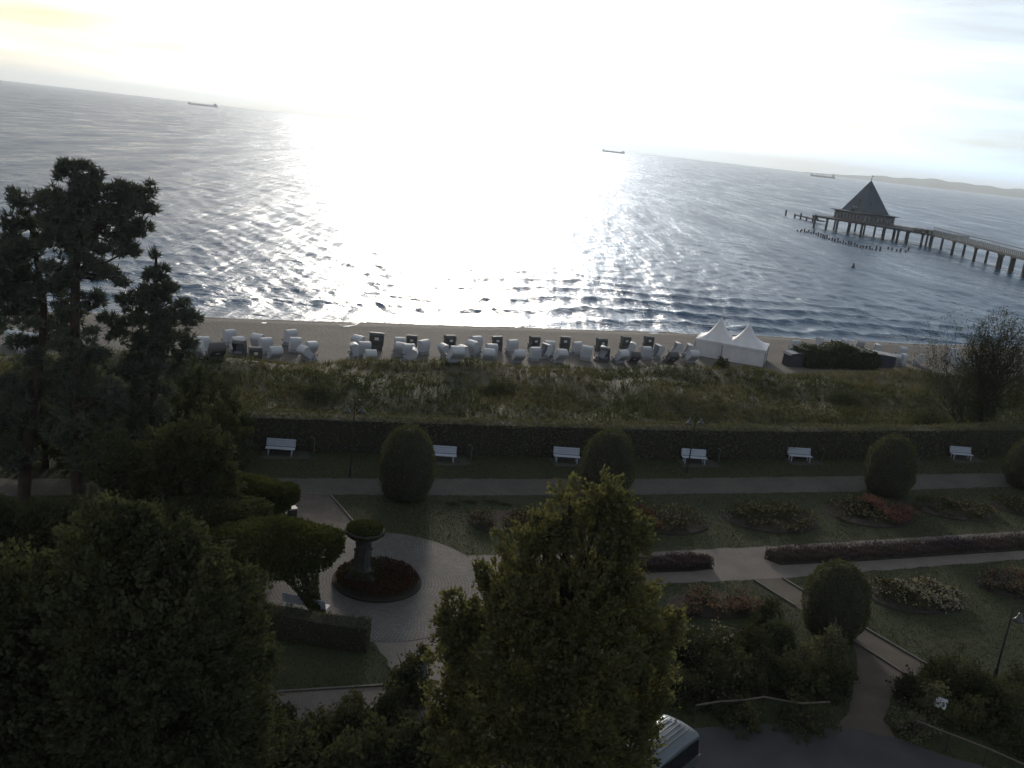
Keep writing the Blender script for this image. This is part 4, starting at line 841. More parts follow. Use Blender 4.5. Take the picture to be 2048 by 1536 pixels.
mb = MB(); mb.box((0, 0, .75), (2.2, 1.6, 1.5), m_bluegrey, taper=.96); mb.build('walls', t, bevel=.03); mb = MB(); mb.extr([(-1.25, 1.52), (-.9, 1.75), (0, 1.86), (.9, 1.75), (1.25, 1.52)], -.95, .95, mat('dark_lid', (.05, .055, .06), .25)); mb.build('roof', t)
a_ = PT(1757, 732); t = thing('beach_shed', 'blue-grey shed with a pale sloping roof right of the overgrown kiosk', 'shed', (a_[0], a_[1], tz(a_)), ROTP - R(12))
mb = MB(); mb.box((0, 0, .8), (3.4, 2.2, 1.6), m_bluegrey); mb.build('walls', t); mb = MB(); mb.extr([(-1.95, 1.95), (1.95, 1.62), (1.95, 1.7), (-1.95, 2.05)], -1.35, 1.35, m_felt); mb.build('roof', t)
for u in (-1.1, 0, 1.1): mb = MB(); mb.box((u, -1.12, .85), (.8, .05, 1.1), mat('shutter_blue', (.03, .04, .06), .7)); mb.build('shutter', t)
# wet spots and little beach finds
m_wet = mat('wet_sand_mirror', (.05, .045, .04), .04, (.06, .055, .05), 3, spec=1.0)
for pts in (((679, 650), (690, 647), (704, 646), (714, 642), (719, 645), (710, 651), (696, 653), (684, 653)), ((1296, 664), (1312, 663), (1320, 666), (1306, 668)), ((523, 645), (534, 645), (532, 647), (524, 647))):
    q = [PT(*c) for c in pts]; mb = MB(); mb.add([(a[0], a[1], tz(a) + .03) for a in q], [tuple(range(len(q)))], m_wet); o = mb.build('water', kind='structure')
    if o.data.polygons[0].normal.z < 0: o.data.flip_normals()
# ------------------------------------------------------------------ trees at the right behind the hedge: nearly bare, many fine upright twigs
def twiggy(label, base, tips, nb_, r0, leaf=0, seed=1, group=None, fork=0.0):
    t = thing('bare_tree', label, 'tree', base, 0, group); bl = blobpx(base, tips); mb = MB(); rg = np.random.default_rng(seed); pts = []
    def grow(a, d, Ln, r_, lv):
        b = a + d * Ln; mid = (a + b) / 2 + rg.normal(size=3) * Ln * .06; mb.path([a, mid, b], [r_, r_ * .8, r_ * .6], m_bark, 5 if lv < 2 else 3)
        if lv >= 4: pts.append(b); return
        for _ in range(3 if lv < 3 else 2):
            nd = unit(d + rg.normal(size=3) * .38 + np.array((0, 0, .22))); grow(b if rg.random() < .7 else mid, nd, Ln * rg.uniform(.55, .85), r_ * .55, lv + 1)
    if fork: mb.path([(0, 0, 0), (.1, 0, fork * .6), (0, .1, fork * 1.5)], [r0 * 2.2, r0 * 1.7, r0 * .8], m_bark, 8)
    for b in bl:
        c = np.array(b[:3]); f0 = np.array((rg.normal() * .1, rg.normal() * .5, fork * rg.uniform(.6, 1.5))); c = c - f0; c[1] += rg.normal() * 1.2 * (fork > 0); Lc = np.linalg.norm(c); d = c / Lc; d0 = unit(d + rg.normal(size=3) * .07); grow(f0, d0, Lc * .36, r0 * rg.uniform(.6, 1.0), 0)
    mb.build('trunk', t)
    if leaf:
        B = np.array(bl); k = rg.choice(len(B), leaf); c = B[k, :3] * np.where(rg.random((leaf, 1)) < .3, rg.uniform(.15, .6, (leaf, 1)), rg.uniform(.55, .98, (leaf, 1))); p_ = np.repeat(c, 20, 0) + rg.normal(size=(leaf * 20, 3)) * .28; leafobj('crown', p_, .13, L_dune4, t, nb=np.tile((0, 0, 1.), (len(p_), 1)), aspect=.45)
    if pts: pp = np.array(pts); pp = np.repeat(pp, 5, 0) + rg.normal(size=(len(pp) * 5, 3)) * .09; leafobj('leaves', pp, .1, L_dune4, t)
b = P(1950, 872, 0); b = b + unit(np.array((b[0], b[1], 0.))) * 1.5
twiggy('large dark tree with upright bare twigs against the sea at the right edge', b, [(1960, 640, 20), (1985, 620, 20), (2010, 615, 20), (2035, 625, 20), (2060, 640, 20), (1940, 670, 20), (1985, 680, 20), (2030, 690, 20), (2070, 700, 20), (1960, 740, 20), (2010, 740, 20), (2060, 770, 20), (2000, 800, 20), (1950, 800, 20), (2090, 660, 20), (1975, 700, 20), (2020, 660, 20), (2110, 700, 20), (2100, 760, 20), (2110, 820, 20), (1930, 770, 20), (1922, 720, 20), (1915, 790, 20), (2050, 660, 20), (2070, 670, 20)], 0, .11, 1500, 4, fork=2.6)
b2 = P(1925, 866, 0); b2 = b2 + unit(np.array((b2[0], b2[1], 0.))) * 1.2
twiggy('wide bare shrub leaning left in front of the beach chairs', b2, [(1822, 665, 14), (1845, 655, 14), (1870, 660, 14), (1895, 665, 14), (1815, 700, 14), (1850, 700, 14), (1880, 700, 14), (1830, 735, 14), (1870, 740, 14), (1910, 700, 14), (1900, 740, 14)], 0, .065, 60, 9)
# ------------------------------------------------------------------ pier
m_pile = mat('pier_steel', (.026, .03, .038), .7, (.035, .028, .028), .5); m_deck = mat('pier_deck_edge', (.038, .042, .052), .8, (.03, .032, .04), .3); m_rail = mat('pier_rail', (.45, .48, .52), .5, (.22, .25, .28), 2)
m_slate = mat('slate_roof', (.042, .062, .092), .7, (.034, .05, .072), .3, .5, 1.5, dist=.2); m_cwall = mat('cream_wall', (.13, .135, .13), .8, (.1, .105, .1), .4); m_glass = mat('dark_window_glass', (.02, .03, .04), .15, (.03, .04, .05), 1, spec=.8); m_pane = mat('pale_wind_screen', (.15, .18, .2), .2, (.12, .145, .165), .3)
DK = 1.0
e0 = P(1625, 430, DK)[:2]; e1 = P(1862, 468, DK)[:2]; e2 = P(2048, 517, DK)[:2]; d2 = (e2 - e1) / np.hypot(*(e2 - e1)); e3 = e2 + d2 * 110
def away(p, q): d = np.array(q) - np.array(p); d = d / np.hypot(*d); n_ = np.array((-d[1], d[0])); return d, (n_ if n_ @ np.array(p) > 0 else -n_)
pier = thing('pier', 'long pier on dark steel legs running out to a pyramid-roofed building', 'pier', (*e1, SEA))
def L3(xy, z): return (xy[0] - e1[0], xy[1] - e1[1], z - SEA)
def slab(name, a, b, depth, z0, z1, m, off=0.0):
    d, n_ = away(a, b); a = a + n_ * off; b = b + n_ * off; mb = MB(); vs = [L3(q, z) for z in (z0, z1) for q in (a, b, b + n_ * depth, a + n_ * depth)]
    mb.add(vs, [(0, 1, 2, 3), (4, 7, 6, 5), (0, 4, 5, 1), (1, 5, 6, 2), (2, 6, 7, 3), (3, 7, 4, 0)], m); return mb.build(name, pier)
slab('platform_deck', e0, e1, 30, DK - .75, DK, m_deck); slab('walkway_deck', e1, e3, 6.0, DK - .6, DK, m_deck)
dA, nA = away(e0, e1); dB, nB = away(e1, e3)
def leg(p, r_=.55, w_=0): mb = MB(); mb.tube(L3(p, SEA - 2), L3(p, DK - .6), r_, m_pile, r_, 8); mb.box(L3(p, DK - .95), (2.4, .8, .5), m_pile, Matrix.Rotation(math.atan2(dB[1], dB[0]), 3, 'Z')); mb.build('leg', pier)
LAp = np.hypot(*(e1 - e0))
for x_ in (1634, 1660, 1682, 1706, 1732, 1776, 1802, 1820, 1846): 
    f = (x_ - 1634 + 4) / (1862 - 1630); leg(e0 + (e1 - e0) * f + nA * 1.2)
for f in (.06, .2, .33, .42, .5, .58, .7, .85): leg(e0 + (e1 - e0) * f + nA * 13, .45)
for f in (.1, .35, .45, .55, .75): leg(e0 + (e1 - e0) * f + nA * 26, .45)
def onwalk(x_):
    lo_, hi = 0., 1.
    for _ in range(30):
        m_ = (lo_ + hi) / 2; p = e1 + (e3 - e1) * m_; q = np.array((p[0], p[1], DK - .5)) - np.array((0, 0, CAMH)); xx = 1024 + FPX * (q @ cr) / (q @ fw)
        if xx < x_: lo_ = m_
        else: hi = m_
    return e1 + (e3 - e1) * lo_
for x_ in (1862, 1905, 1949, 1996, 2001, 2022, 2050, 2100, 2150): leg(onwalk(x_) + nB * .8); leg(onwalk(x_) + nB * 5.2, .5)
# walkway roof, posts and wind screens
slab('walkway_roof', e1, e3, .5, DK + 2.75, DK + 2.95, m_slate, .6)
Lw = np.hypot(*(e3 - e1)); k = int(Lw / 1.55)
for i in range(k + 1):
    p = e1 + dB * min(i * 1.55 + .1, Lw) + nB * .7; mb = MB(); mb.box(L3(p, DK + 1.4), (.16, .16, 2.74), m_rail); mb.build('post', pier)
    if i < k: q = p + dB * .77; mb = MB(); mb.box(L3(q, DK + 1.05), (1.1, .06, 1.7), m_pane, Matrix.Rotation(math.atan2(dB[1], dB[0]), 3, 'Z')); mb.build('wind_screen', pier)
# railing and people-high things on the platform
mb = MB(); kk = int(LAp / 1.6)
for i in range(kk + 1): p = e0 + dA * min(i * 1.6, LAp); mb.box(L3(p + nA * .15, DK + .5), (.08, .08, 1.0), m_pile)
mb.build('railing_posts', pier, kind='stuff')
for z_ in (.45, 1.0): mb = MB(); mb.tube(L3(e0 + nA * .15, DK + z_), L3(e1 + nA * .15, DK + z_), .05, m_pile, n=5); mb.build('handrail', pier)
# stair and low landing stage at the far end
j0 = P(1588, 429, SEA + 1.6)[:2]; j1 = P(1636, 441, SEA + 1.6)[:2]; slab('landing_stage', j0, j1, 4, SEA + 1.2, SEA + 1.7, m_pile)
for f in (.05, .3, .55, .8): mb = MB(); p = j0 + (j1 - j0) * f; mb.tube(L3(p, SEA - 1), L3(p, SEA + (3.4 if f in (.3, .8) else 2.2)), .45, m_pile); mb.build('bollard', pier)
mb = MB(); p = j1; q = e0 + dA * 2; mb.path([L3(p, SEA + 1.7), L3(q, DK)], .5, m_pile, 6); mb.build('stair', pier)
# dolphin post alone
p = P(1571, 431, SEA); t = tag(MB().__class__ and (lambda m: (m.tube((0, 0, -2), (0, 0, 3.0), .5, m_pile), m.lathe([(.01, 3.3), (.5, 3.1), (.5, 2.95), (.01, 2.95)], m_pile, n=8), m.build('mooring_post', loc=p))[-1])(MB()), 'lone mooring post in the sea left of the pier head', 'post')
# building with the pyramid roof
hc = P(1721, 468, SEA); hc = np.array((hc[0], hc[1])); hb = thing('pier_restaurant', 'square restaurant with a steep grey pyramid roof on the pier head', 'building', (*hc, DK), ROTP)
aw = 9.6; mb = MB(); mb.box((0, 0, 1.75), (2 * aw, 2 * aw, 3.5), m_cwall); mb.build('walls', hb)
mb = MB(); vs = [(x * (aw + 1.9), y * (aw + 1.9), 4.0) for x, y in ((-1, -1), (1, -1), (1, 1), (-1, 1))] + [(x * (aw + .2), y * (aw + .2), 3.5) for x, y in ((-1, -1), (1, -1), (1, 1), (-1, 1))] + [(x * 7.0, y * 7.0, 4.35) for x, y in ((-1, -1), (1, -1), (1, 1), (-1, 1))]
mb.add(vs, [(4, 5, 1, 0), (5, 6, 2, 1), (6, 7, 3, 2), (7, 4, 0, 3), (0, 1, 9, 8), (1, 2, 10, 9), (2, 3, 11, 10), (3, 0, 8, 11), (4, 7, 6, 5), (8, 9, 10, 11)], m_slate); mb.build('lower_roof', hb)
ap = 19.0; pb = 7.6; mb = MB(); mb.add([(-pb, -pb, 4.2), (pb, -pb, 4.2), (pb, pb, 4.2), (-pb, pb, 4.2), (0, 0, ap)], [(0, 1, 4), (1, 2, 4), (2, 3, 4), (3, 0, 4), (3, 2, 1, 0)], m_slate); mb.build('roof', hb)
def onroof(u, v, side):
    """u across -1..1, v up 0..1 on face"""
    h = 4.2 + (ap - 4.2) * v; w_ = pb * (1 - v); n_ = {'s': (0, -1), 'w': (-1, 0)}[side]; t_ = {'s': (1, 0), 'w': (0, -1)}[side]
    return (n_[0] * (w_ + .05) + t_[0] * u * w_, n_[1] * (w_ + .05) + t_[1] * u * w_, h)
m_sky = mat('bright_roof_window', (.55, .58, .6), .2)
for sd_, u, v in (('w', .25, .13), ('w', -.05, .13), ('w', .3, .32), ('s', -.35, .28), ('s', .2, .28)):
    mb = MB(); c_ = onroof(u, v, sd_); mb.box(c_, (.16, .9, 1.0) if sd_ == 'w' else (.9, .16, 1.0), m_sky if sd_ == 'w' and v < .2 else m_glass, Matrix.Rotation(R(-27) if sd_ == 'w' else 0, 3, 'Y') if sd_ == 'w' else Matrix.Rotation(R(-27), 3, 'X')); mb.build('roof_window', hb)
mb = MB(); mb.tube((0, 0, ap - .3), (0, 0, ap + 2.2), .09, m_pile); mb.box((.5, 0, ap + 2.0), (1.3, .06, .35), m_pile); mb.lathe([(.01, .35), (.3, 0), (.01, -.35)], m_pile, (0, 0, ap + .5), 8); mb.build('weather_vane', hb)
mb = MB(); mb.extr([(-9.4, 3.9), (-7.4, 3.9), (-8.4, 5.6)], -1.6, 1.6, m_slate); mb.build('dormer', hb)
for i in range(8):
    u = -aw + 1.4 + i * 2.35
    for sx in ('s', 'w', 'e'):
        w_ = MB(); c_ = {'s': (u, -aw - .03, 1.85), 'w': (-aw - .03, u, 1.85), 'e': (aw + .03, u, 1.85)}[sx]; d_ = (1.6, .12, 1.9) if sx == 's' else (.12, 1.6, 1.9); w_.box(c_, d_, m_glass); w_.build('window', hb)
        [(lambda f_: (f_.box((c_[0] + (o_ if sx == 's' else 0), c_[1] + (o_ if sx != 's' else 0) - (.07 if sx == 's' else 0), c_[2]), (.12, .1, 2.1), m_rail), f_.build('window_frame', hb)))(MB()) for o_ in (-.86, .86)]
# plants and tables on the terrace
for i, f in enumerate((.86, .88, .905, .93, .955, .975)):
    p = e0 + (e1 - e0) * f + nA * (2 + i % 2); n_ = 120; q = rng.normal(size=(n_, 3)) * np.array((.5, .5, .45)) + np.array((0, 0, .8)); t = thing('terrace_bush', f'{ordw(i + 1)} dark tub bush from the left on the pier terrace', 'bush', (*p, DK), 0, 'tub bushes on the pier terrace')
    mb = MB(); mb.lathe([(.01, 0), (.4, 0), (.5, .5), (.01, .5)], m_pile, n=8); mb.build('tub', t); leafobj('foliage', q, .4, L_dark, t)
# rows of old piles in front of the pier
pm = MB(); pm.tube((0, 0, -1.5), (0, 0, .9), .3, m_pile, .26, 7); pm.tube((0, 0, .9), (0, 0, 1.0), .26, m_pile, .12, 7); o0 = pm.build('old_pile')
def nth(k): return str(k) + ("th" if 10 < k % 100 < 14 else {1: "st", 2: "nd", 3: "rd"}.get(k % 10, "th"))
PIL = [(1595, 462), (1601, 463), (1604, 460), (1609, 464), (1613, 465), (1617, 464), (1622, 466), (1627, 466), (1632, 468), (1636, 471), (1641, 472), (1645, 474), (1649, 476), (1653, 476), (1658, 478), (1664, 480), (1669, 482), (1675, 483), (1680, 484), (1686, 486), (1691, 488), (1697, 489), (1702, 490), (1709, 491), (1714, 493), (1720, 495), (1726, 496), (1732, 497), (1739, 498), (1744, 499), (1752, 499), (1760, 500), (1776, 498), (1784, 500), (1793, 502), (1800, 503), (1811, 503), (1816, 500)]
for i, (x_, y_) in enumerate(PIL):
    o = o0 if i == 0 else o0.copy()
    if i: COL.objects.link(o)
    q = P(x_, y_ + 1, SEA); o.location = (q[0], q[1], SEA); o.scale = (1.2, 1.2, .6 + 1.2 * rng.random()); o.rotation_euler = (rng.normal() * .06, rng.normal() * .06, rng.random() * 6)
    tag(o, ('leftmost dark old pile stump of the curved row in the sea' if i == 0 else f'{nth(i + 1)} dark old pile stump from the left in the curved row before the pier'), 'pile', 'old pile stumps in the sea')
q = P(1706, 536, SEA); mb = MB(); mb.lathe([(.01, -.5), (.6, -.4), (.7, .1), (.35, .5), (.2, 1.4), (.01, 1.5)], m_pile, n=10); tag(mb.build('buoy', loc=q), 'small dark buoy alone on the water in front of the pier', 'buoy')
# ------------------------------------------------------------------ ships
m_hull = mat('ship_hull', (.05, .05, .06), .7, (.06, .05, .055), .01); m_sup = mat('ship_superstructure', (.12, .12, .13), .7, (.1, .1, .11), .01)
def ship(label, x_, D, Ln, yaw, house, cranes=0):
    # direction through picture column x_ on the horizon
    ray = (x_ - 1024) * cr - ((157 + .1145 * x_) - 768) * cu + FPX * fw; a = math.atan2(ray[0], ray[1]); t = thing('cargo_ship', label, 'ship', (D * math.sin(a), D * math.cos(a), SEA), -a + yaw, 'cargo ships on the horizon')
    b = Ln * .075; mb = MB(); st = [(-.5, .7, 9), (-.47, .95, 8), (-.3, 1, 7.5), (.3, 1, 7.5), (.42, .8, 8.5), (.5, .05, 12)]; vs = []
    # bow at -x
    for u, w_, h in st: vs += [(-u * Ln, -b * w_, -2), (-u * Ln, b * w_, -2), (-u * Ln, b * w_, h), (-u * Ln, -b * w_, h)]
    fs = [(i * 4 + j, i * 4 + (j + 1) % 4, (i + 1) * 4 + (j + 1) % 4, (i + 1) * 4 + j) for i in range(5) for j in range(4)] + [(0, 1, 2, 3), (23, 22, 21, 20)]; mb.add(vs, fs, m_hull); mb.build('hull', t)
    mb = MB(); hx = Ln * .41; mb.box((hx, 0, 7.5 + house * .35), (Ln * .09, b * 1.8, house * .7), m_sup); mb.box((hx - Ln * .01, 0, 7.5 + house * .8), (Ln * .06, b * 2.0, house * .25), m_sup); mb.build('superstructure', t)
    mb = MB(); mb.box((hx + Ln * .035, 0, 7.5 + house * .95), (Ln * .025, b * .5, house * .55), m_hull); mb.build('funnel', t)
    mb = MB(); mb.tube((hx - Ln * .015, 0, 7 + house), (hx - Ln * .015, 0, 12 + house * 1.45), 1.2, m_hull); mb.build('mast', t)
    mb = MB(); mb.box((-Ln * .455, 0, 12.0), (Ln * .06, b * 1.0, 3), m_sup); mb.tube((-Ln * .45, 0, 12), (-Ln * .45, 0, 22), .9, m_hull); mb.build('forecastle', t)
    for i in range(5): mb = MB(); mb.box((-Ln * .3 + i * Ln * .145, 0, 8.6), (Ln * .11, b * 1.3, 2.4), m_sup); mb.build('hatch', t)
    for i in range(cranes): mb = MB(); x = -Ln * .24 + i * Ln * .19; mb.tube((x, 0, 7), (x, 0, 19), 1.5, m_sup); mb.tube((x, 0, 18), (x + Ln * .1, 0, 15), .9, m_sup); mb.build('crane', t)
ship('low laden cargo ship on the horizon at the left, above the pines', 406, 6200, 172, R(4), 15)
ship('small faint cargo ship in the white glare of the sun path', 1228, 6200, 146, R(6), 9)
ship('cargo ship with deck gear on the horizon left of the pyramid roof', 1647, 5400, 130, R(-5), 11, 2)
# ------------------------------------------------------------------ far coast
m_coast = mat('wooded_coast', (.035, .045, .035), 1, (.05, .055, .04), .002)
az = np.radians(np.linspace(15.5, 62, 240)); V_ = []; 
ridge = 74 * sm((np.degrees(az) - 15.8) / 6) + 7 * np.sin(az * 31 + 1) * sm((np.degrees(az) - 16) / 8) + 7 * np.sin(az * 83) * sm((np.degrees(az) - 16) / 8) + 6 * np.sin(az * 260) * sm((np.degrees(az) - 17) / 4) + 12
for j, (D, f) in enumerate(((10200, 0), (10350, .12), (10900, .6), (11700, .9), (12400, 1), (13200, .5))):
    V_.append(np.stack([D * np.sin(az), D * np.cos(az), SEA - 1 + ridge * f * (1 + .06 * np.sin(az * 140 + j))], 1))
V_ = np.concatenate(V_); ns = len(az); i = np.arange(5 * ns).reshape(5, ns)[:, :-1].ravel(); link('hills', npmesh('hills', V_, np.stack([i, i + 1, i + ns + 1, i + ns], 1)[:, ::-1], m_coast, smooth=True), kind='structure')
# ------------------------------------------------------------------ white benches
m_bw = mat('white_bench_paint', (.38, .42, .50), .5, (.33, .37, .44), 5, .15, 20); m_pad = mat('bench_slab_stone', (.05, .05, .045), .9, (.035, .035, .03), 2, .4, 12); m_iron = mat('dark_iron', (.02, .021, .021), .5)
def make_bench():
    t = bpy.data.objects.new('park_bench', None); COL.objects.link(t)          # front towards -y
    for i in range(4): mb = MB(); mb.box((0, -.2 + i * .118, .44), (1.82, .105, .035), m_bw); mb.build('seat_slat', t, bevel=.006)
    for i in range(4):
        mb = MB(); mb.box((0, .27 + .034 * i, .53 + i * .118), (1.82, .03, .108), m_bw, Matrix.Rotation(R(-14), 3, 'X')); mb.build('back_slat', t, bevel=.006)
    for x in (-.72, .72):
        mb = MB(); mb.box((x, -.2, .21), (.06, .07, .42), m_bw); mb.box((x, .22, .21), (.06, .07, .42), m_bw); mb.box((x, 0, .40), (.05, .5, .05), m_bw); mb.build('leg', t)
        mb = MB(); mb.box((x, .335, .7), (.05, .03, .5), m_bw, Matrix.Rotation(R(-14), 3, 'X')); mb.build('back_support', t)
    return t
bproto = make_bench(); bused = False
BN = [(560, 911, 'white bench standing leftmost before the hedge, nearest the dark trees'), (884, 924, 'white bench partly hidden by the leftmost yew'), (1132, 926, 'white bench between the left yew and the one behind the maple'), (1387, 928, 'white bench crossed by the pole of the right promenade lamp'), (1598, 924, 'white bench standing free between the right lamp and the pink bed yew'), (1797, 922, 'white bench mostly hidden behind the yew above the pink bed'), (1921, 920, 'rightmost white bench before the hedge')]
mpad = MB()
for i, (x_, y_, lb) in enumerate(BN):
    q = P(x_, y_ - 1); o = bproto if i == 0 else copy_tree(bproto); o.location = (q[0], q[1], .03); o.rotation_euler = (0, 0, ROTP + R(-12 if i < 5 else -14)); o.scale = (1.0, 1.0, 1.0); tag(o, lb, 'bench', 'white benches along the hedge')
    mb = MB(); mb.box((0, 0, .008), (2.9, 1.5, .05), m_pad); mb.build('paving_slab', loc=(q[0] + .35, q[1] + .1, 0), rz=ROTP, kind='structure', bevel=.01)
q = P(612, 1226); o = copy_tree(bproto); o.location = (q[0], q[1], .03); o.rotation_euler = (0, 0, ROTP + R(150)); tag(o, 'white bench seen from behind under the clipped tree at the plaza', 'bench')
o.scale = (1.1, 1, 1)
# litter bins on posts beside the benches
def make_bin():
    t = bpy.data.objects.new('litter_bin', None); COL.objects.link(t); mb = MB(); mb.path([(0, 0, 0), (0, 0, .85), (-.05, 0, 1.0), (-.16, 0, 1.06), (-.3, 0, 1.02)], .03, mat('bin_post_grey', (.13, .13, .12), .5), 6); mb.build('post', t)
    mb = MB(); mb.lathe([(.01, .38), (.15, .38), (.17, .85), (.15, .85), (.13, .42), (.01, .42)], mat('bin_green', (.02, .028, .022), .6), (-.22, 0, 0), 14); mb.build('basket', t); return t
bp_ = make_bin()
for i, (x_, y_, lb) in enumerate(((628, 906, 'first white bench'), (942, 919, 'bench behind the left yew'), (1437, 924, 'bench crossed by the lamp pole'), (1643, 922, 'free standing middle bench'), (1839, 918, 'bench hidden behind the pink bed yew'), (1968, 914, 'rightmost bench'))):
    o = bp_ if i == 0 else copy_tree(bp_); q = P(x_, y_); o.location = tuple(q); o.rotation_euler = (0, 0, .3 * i); tag(o, f'litter bin post right of the {lb}', 'litter bin', 'litter bins by the benches')
q = P(583, 1052); t = thing('waste_bin', 'square black waste bin with a pale lid beside the paved path', 'waste bin', q, ROTP + .2); mb = MB(); mb.box((0, 0, .5), (.42, .42, .95), m_iron, taper=.95); mb.build('body', t, bevel=.015)
mb = MB(); mb.box((0, 0, 1.03), (.46, .46, .09), mat('pale_lid', (.35, .33, .3), .5)); mb.build('lid', t, bevel=.02)
mb = MB(); mb.box((0, -.205, .8), (.26, .02, .14), m_dark); mb.build('opening', t)
# ------------------------------------------------------------------ lamps
m_bell = mat('lamp_shade_enamel', (.04, .045, .045), .3); m_opal = mat('opal_glass', (.28, .28, .28), .25, (.24, .24, .24), 4)
def lamp(label, base, H_, arms, group):
    t = thing('street_lamp', label, 'street lamp', base, 0, group); mb = MB(); mb.tube((0, 0, 0), (0, 0, .5), .11, m_iron, .085, 10); mb.tube((0, 0, .5), (0, 0, H_ - .7), .055, m_iron, .04, 8); mb.lathe([(.01, .08), (.09, .04), (.09, -.04), (.01, -.08)], m_iron, (0, 0, .55), 8); mb.build('pole', t)
    for ar in arms:
        c, s_ = math.cos(ar), math.sin(ar); pts = [(0, 0, H_ - .75)]
        for i in range(9): a = math.pi * i / 8; pts.append((c * .22 * (1 - math.cos(a)), s_ * .22 * (1 - math.cos(a)), H_ - .45 + .42 * math.sin(a)))
        mb = MB(); mb.path(pts, .028, m_iron, 6); mb.build('arm', t); e = (c * .44, s_ * .44, H_ - .45)
        mb = MB(); mb.lathe([(.02, .05), (.07, .02), (.09, -.1), (.16, -.22), (.26, -.34), (.25, -.35), (.02, -.2)], m_bell, e, 14); mb.build('lamp_shade', t, smooth=True); mb = MB(); mb.lathe([(.01, -.2), (.13, -.26), (.15, -.36), (.08, -.44), (.01, -.46)], m_opal, e, 12); mb.build('lamp_glass', t, smooth=True)
lamp('double-armed promenade lamp left of the leftmost yew', P(700, 952), 4.9, (ROTP, ROTP + math.pi), 'lamps on the promenade')
lamp('double-armed promenade lamp in front of the fourth white bench', P(1374, 945), 4.35, (ROTP, ROTP + math.pi), 'lamps on the promenade')
lamp('single-armed lamp with a bell shade on the lawn at the right edge', P(1988, 1358), 3.7, (ROTP - .1,), None)
# ------------------------------------------------------------------ van
m_van = mat('silver_van_paint', (.12, .135, .15), .34, (.11, .125, .14), 2, metal=.45, spec=.6); m_vg = mat('van_glass', (.008, .009, .011), .08, spec=.7); m_tyre = mat('tyre_rubber', (.015, .015, .015), .9); m_trim = mat('chrome_trim', (.5, .5, .52), .25, metal=.9); m_roofv = m_van
rb = P(1364, 1441, 1.9); rf = P(1309, 1482, 1.9); hd = (rf - rb)[:2]; hd = hd / np.hypot(*hd)         # rear to front
va = math.atan2(hd[1], hd[0]); cx_, cy_ = rb[:2] + hd * 1.25
t = thing('parked_van', 'silver-grey van with ribbed roof parked under the maple', 'van', (cx_, cy_, .012), va)
HW = .86
def vanbody():
    mb = MB(); st = [(-1.32, .3, 1.72, .80, 1.02), (-1.27, .25, 1.85, .72, 1.0), (-1.1, .22, 1.90, .70, 1.0), (-.3, .2, 1.93, .70, 1.0), (.7, .2, 1.92, .70, 1.0), (1.25, .2, 1.84, .66, 1.0), (1.5, .2, 1.70, .64, 1.0), (2.1, .22, 1.12, .72, 1.0), (2.75, .25, 1.02, .70, .98), (2.95, .3, .8, .62, .7)]
    vs = []; kf = 12
    for x, zb, zt, wt, zw in st:
        w_ = HW if zt > 1.2 else HW * .97; wz = min(zw, zt - .1)
        half = [(w_ * .93, zb), (w_, zb + .15), (w_, wz), (wt + .06 if zt > 1.2 else w_ * .94, zt - (.16 if zt > 1.2 else .04)), (wt - .03 if zt > 1.2 else w_ * .8, zt - .03), (.0, zt + .02)]
        ring = [(x, y, z) for y, z in half] + [(x, -y, z) for y, z in half[::-1]]; vs += ring
    k = 12; fs = [(i * k + j, i * k + (j + 1) % k, (i + 1) * k + (j + 1) % k, (i + 1) * k + j) for i in range(len(st) - 1) for j in range(k)] + [tuple(range(k)), tuple(range(len(st) * k - 1, (len(st) - 1) * k - 1, -1))]
    mb.add(vs, fs, m_van); return mb.build('body', t, smooth=False)
vb = vanbody(); vb.data.polygons.foreach_set('use_smooth', [True] * len(vb.data.polygons)); vb.modifiers.new('smooth', 'SUBSURF').levels = 1; vb.modifiers['smooth'].render_levels = 1
for i in range(6): mb = MB(); y = -.45 + i * .18; mb.box((.0, y, 1.925 + .012 * (1 - abs(y) * 1.2)), (2.0, .035, .035), m_van, Matrix.Rotation(0, 3, 'Y')); mb.build('roof_rib', t, bevel=.012)
for s_ in (-1, 1):
    mb = MB()
    for x0, x1 in ((-1.15, -.35), (-.3, .55), (.6, 1.35)): mb.add([(x0, s_ * .868, 1.06), (x1, s_ * .868, 1.06), (x1 - (.18 if x1 > 1.2 else 0), s_ * .80, 1.62), (x0, s_ * .80, 1.62)], [(0, 1, 2, 3)], m_vg)
    mb.build('side_window', t)
    mb = MB(); mb.box((-.1, s_ * .885, 1.0), (2.4, .025, .03), m_trim); mb.build('trim_strip', t)
    mb = MB(); mb.box((1.5, s_ * 1.0, 1.12), (.12, .2, .16), m_van); mb.build('mirror', t, bevel=.02)
    mb = MB(); mb.box((-1.31, s_ * .76, 1.1), (.05, .1, .42), mat('tail_lamp_red', (.25, .02, .02), .3)); mb.build('tail_light', t)
    for x in (-.85, 1.95):
        mb = MB(); mb.tube((x, s_ * .72, .31), (x, s_ * .9, .31), .31, m_tyre, n=20); w_ = mb.build('wheel', t); mb = MB(); mb.tube((x, s_ * .9, .31), (x, s_ * .912, .31), .19, m_trim, n=14); mb.build('rim', w_)
mb = MB(); mb.add([(1.55, -.6, 1.68), (1.55, .6, 1.68), (2.12, .68, 1.16), (2.12, -.68, 1.16)], [(0, 1, 2, 3)], m_vg); wsh = mb.build('windscreen', t); wsh.location.z = .03; wsh.location.x = .03
mb = MB(); mb.add([(-1.345, -.62, 1.2), (-1.345, .62, 1.2), (-1.31, .58, 1.66), (-1.31, -.58, 1.66)], [(0, 1, 2, 3)], m_vg); mb.build('rear_window', t)
